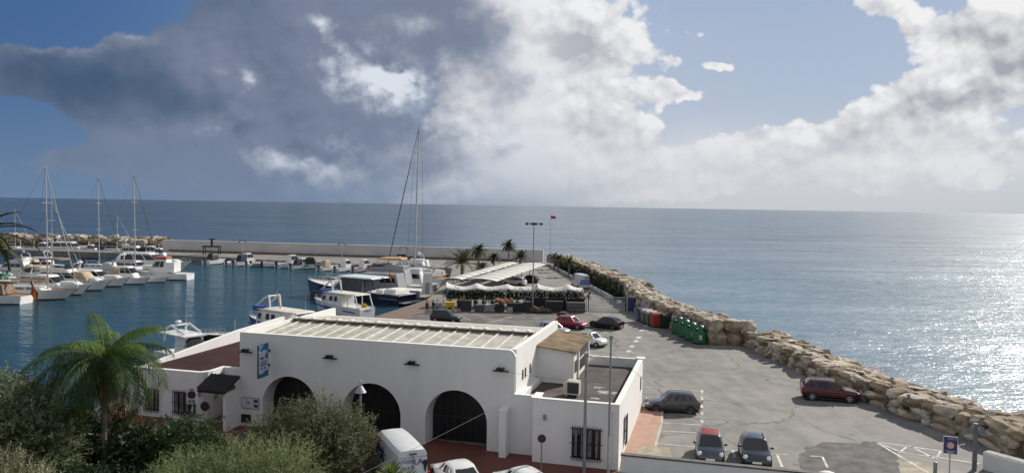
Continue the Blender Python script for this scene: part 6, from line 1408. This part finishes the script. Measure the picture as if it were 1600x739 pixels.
for k in range(5): mb.lathe([(.5 - .06 * k, .08 * k + .01), (.95 - .1 * k, .08 * k + .02), (.9 - .1 * k, .08 * k + .09), (.5 - .06 * k, .08 * k + .09)], 14)
mb.build('coil', mat('rope_dark', (.06, .05, .04), .9, .3, 8), nh2, smooth=50)
og = thing('sign_board', 'small orange board hung on the wire fence', 'sign', (-6.85, 108.3, 0)); MB().bx(-.3, .3, -.03, .03, 1.35, 1.95).build('plate', mat('board_orange', (.5, .10, .03), .6), og)
# arched carport, two parallel roofs
def carport(label, a, b, w_, h0, h1, nrib):
    a, b = Vector(a), Vector(b); Lc = (b - a).length; t = thing('carport', label, 'carport', (a.x, a.y, 0), math.atan2(b.y - a.y, b.x - a.x), 'arched white carports'); mb = MB(); n = 10; N = 44
    prof = [(w_ * (j / n), h0 + (h1 - h0) * math.sin(math.pi * (.10 + .80 * j / n)) ** .9) for j in range(n + 1)]
    mb.loft([[(Lc * i / N, y, z) for y, z in prof] for i in range(N + 1)]); mb.build('roof', mat('carport_white', (.62, .61, .57), .6, .08, 1), t, smooth=40); 
    for i in range(nrib + 1):
        x = Lc * i / nrib; k = MB()
        for j in range(n): k.tube((x, prof[j][0], prof[j][1] - .08), (x, prof[j + 1][0], prof[j + 1][1] - .08), .07, None, 5); k.tube((x, prof[j][0], prof[j][1] + .02), (x, prof[j + 1][0], prof[j + 1][1] + .02), .035, None, 4)
        k.build('rib', DARKMET, t)
    for i in range(0, nrib + 1, 2):
        x = Lc * i / nrib; MB().tube((x, w_ * .5, 0), (x, w_ * .5, h1 - .1), .09, None, 8).tube((x, w_ * .5, h0 - .6), (x, w_ * .08, h0 + .2), .06, None, 6).build('post', GALV, t)
carport('white arched carport roof nearer the drive, cars parked beneath', (-2.4, 124.3), (7.4, 162.5), 5.6, 2.45, 2.95, 11)
carport('white arched carport roof behind the palms, nearer the yachts', (-8.4, 129.5), (1.4, 169.5), 3.0, 2.2, 2.5, 10)
# ------------------------------------------------------------------ people by the yellow container
def person(label, loc, rz, top, trousers, hair, stride=.12):
    t = thing('person', label, 'person', loc, rz); V = []; E = []; Rr = []
    def vtx(p, r, par=None):
        V.append(p); Rr.append(r); i = len(V) - 1
        if par is not None: E.append((par, i))
        return i
    pel = vtx((0, 0, .93), (.15, .11)); ch = vtx((0, 0, 1.2), (.15, .105), pel); sh = vtx((0, 0, 1.42), (.16, .10), ch); nk = vtx((0, 0, 1.53), (.055, .055), sh); h1 = vtx((0, -.015, 1.62), (.085, .095), nk); vtx((0, -.015, 1.72), (.075, .085), h1)
    for s in (-1, 1):
        a = vtx((s * .20, 0, 1.40), (.06, .06), sh); e = vtx((s * .25, .02, 1.12), (.045, .045), a); w_ = vtx((s * .24, -.10, .88), (.032, .032), e); vtx((s * .24, -.13, .78), (.036, .022), w_)
        hp_ = vtx((s * .10, 0, .86), (.095, .095), pel); kn = vtx((s * .11, -.02 + s * stride * .5, .49), (.062, .062), hp_); an = vtx((s * .11, .02 + s * stride, .09), (.042, .042), kn); vtx((s * .11, -.14 + s * stride, .04), (.04, .032), an)
    me = bpy.data.meshes.new('body'); me.from_pydata(V, E, []); o = bpy.data.objects.new('body', me); COL.objects.link(o); o.parent = t
    sk_ = o.modifiers.new('skin', 'SKIN')
    for i, r in enumerate(Rr): me.skin_vertices[0].data[i].radius = r
    me.skin_vertices[0].data[0].use_root = True; ss = o.modifiers.new('sub', 'SUBSURF'); ss.levels = 1; ss.render_levels = 1
    dg = bpy.context.evaluated_depsgraph_get(); nm = bpy.data.meshes.new_from_object(o.evaluated_get(dg)); o.modifiers.clear(); o.data = nm
    nm.materials.clear()
    for q in (mat('skin', (.42, .25, .17), .6), top, trousers, hair, BLACK): nm.materials.append(q)
    for pl_ in nm.polygons:
        c = pl_.center; pl_.material_index = 4 if c.z < .10 else 2 if c.z < .95 and abs(c.x) < .19 else 0 if c.z < .88 or c.z > 1.5 else 1
        pl_.use_smooth = True
    MB().ell((0, .02, 1.70), .098, .105, .095, 12, 7).build('hair', hair, t, smooth=60)
    return t
DKC = mat('cloth_dark', (.018, .018, .022), .9, .2, 6); LTC = mat('cloth_light', (.45, .45, .46), .9, .1, 6); HAIR = mat('hair_dark', (.02, .014, .01), .7); JEANS = mat('cloth_jeans', (.03, .04, .07), .9, .2, 6)
person('person in dark clothes standing apart at the left of the group of three', (-11.5, 104.9, 0.004), 2.6, DKC, DKC, HAIR)
person('person in a dark top and jeans in the middle of the group of three', (-10.75, 105.9, 0.004), .9, DKC, JEANS, HAIR, .2)
person('person in a pale jacket at the right of the group of three', (-10.2, 106.0, 0.004), -1.2, LTC, DKC, HAIR, .05)
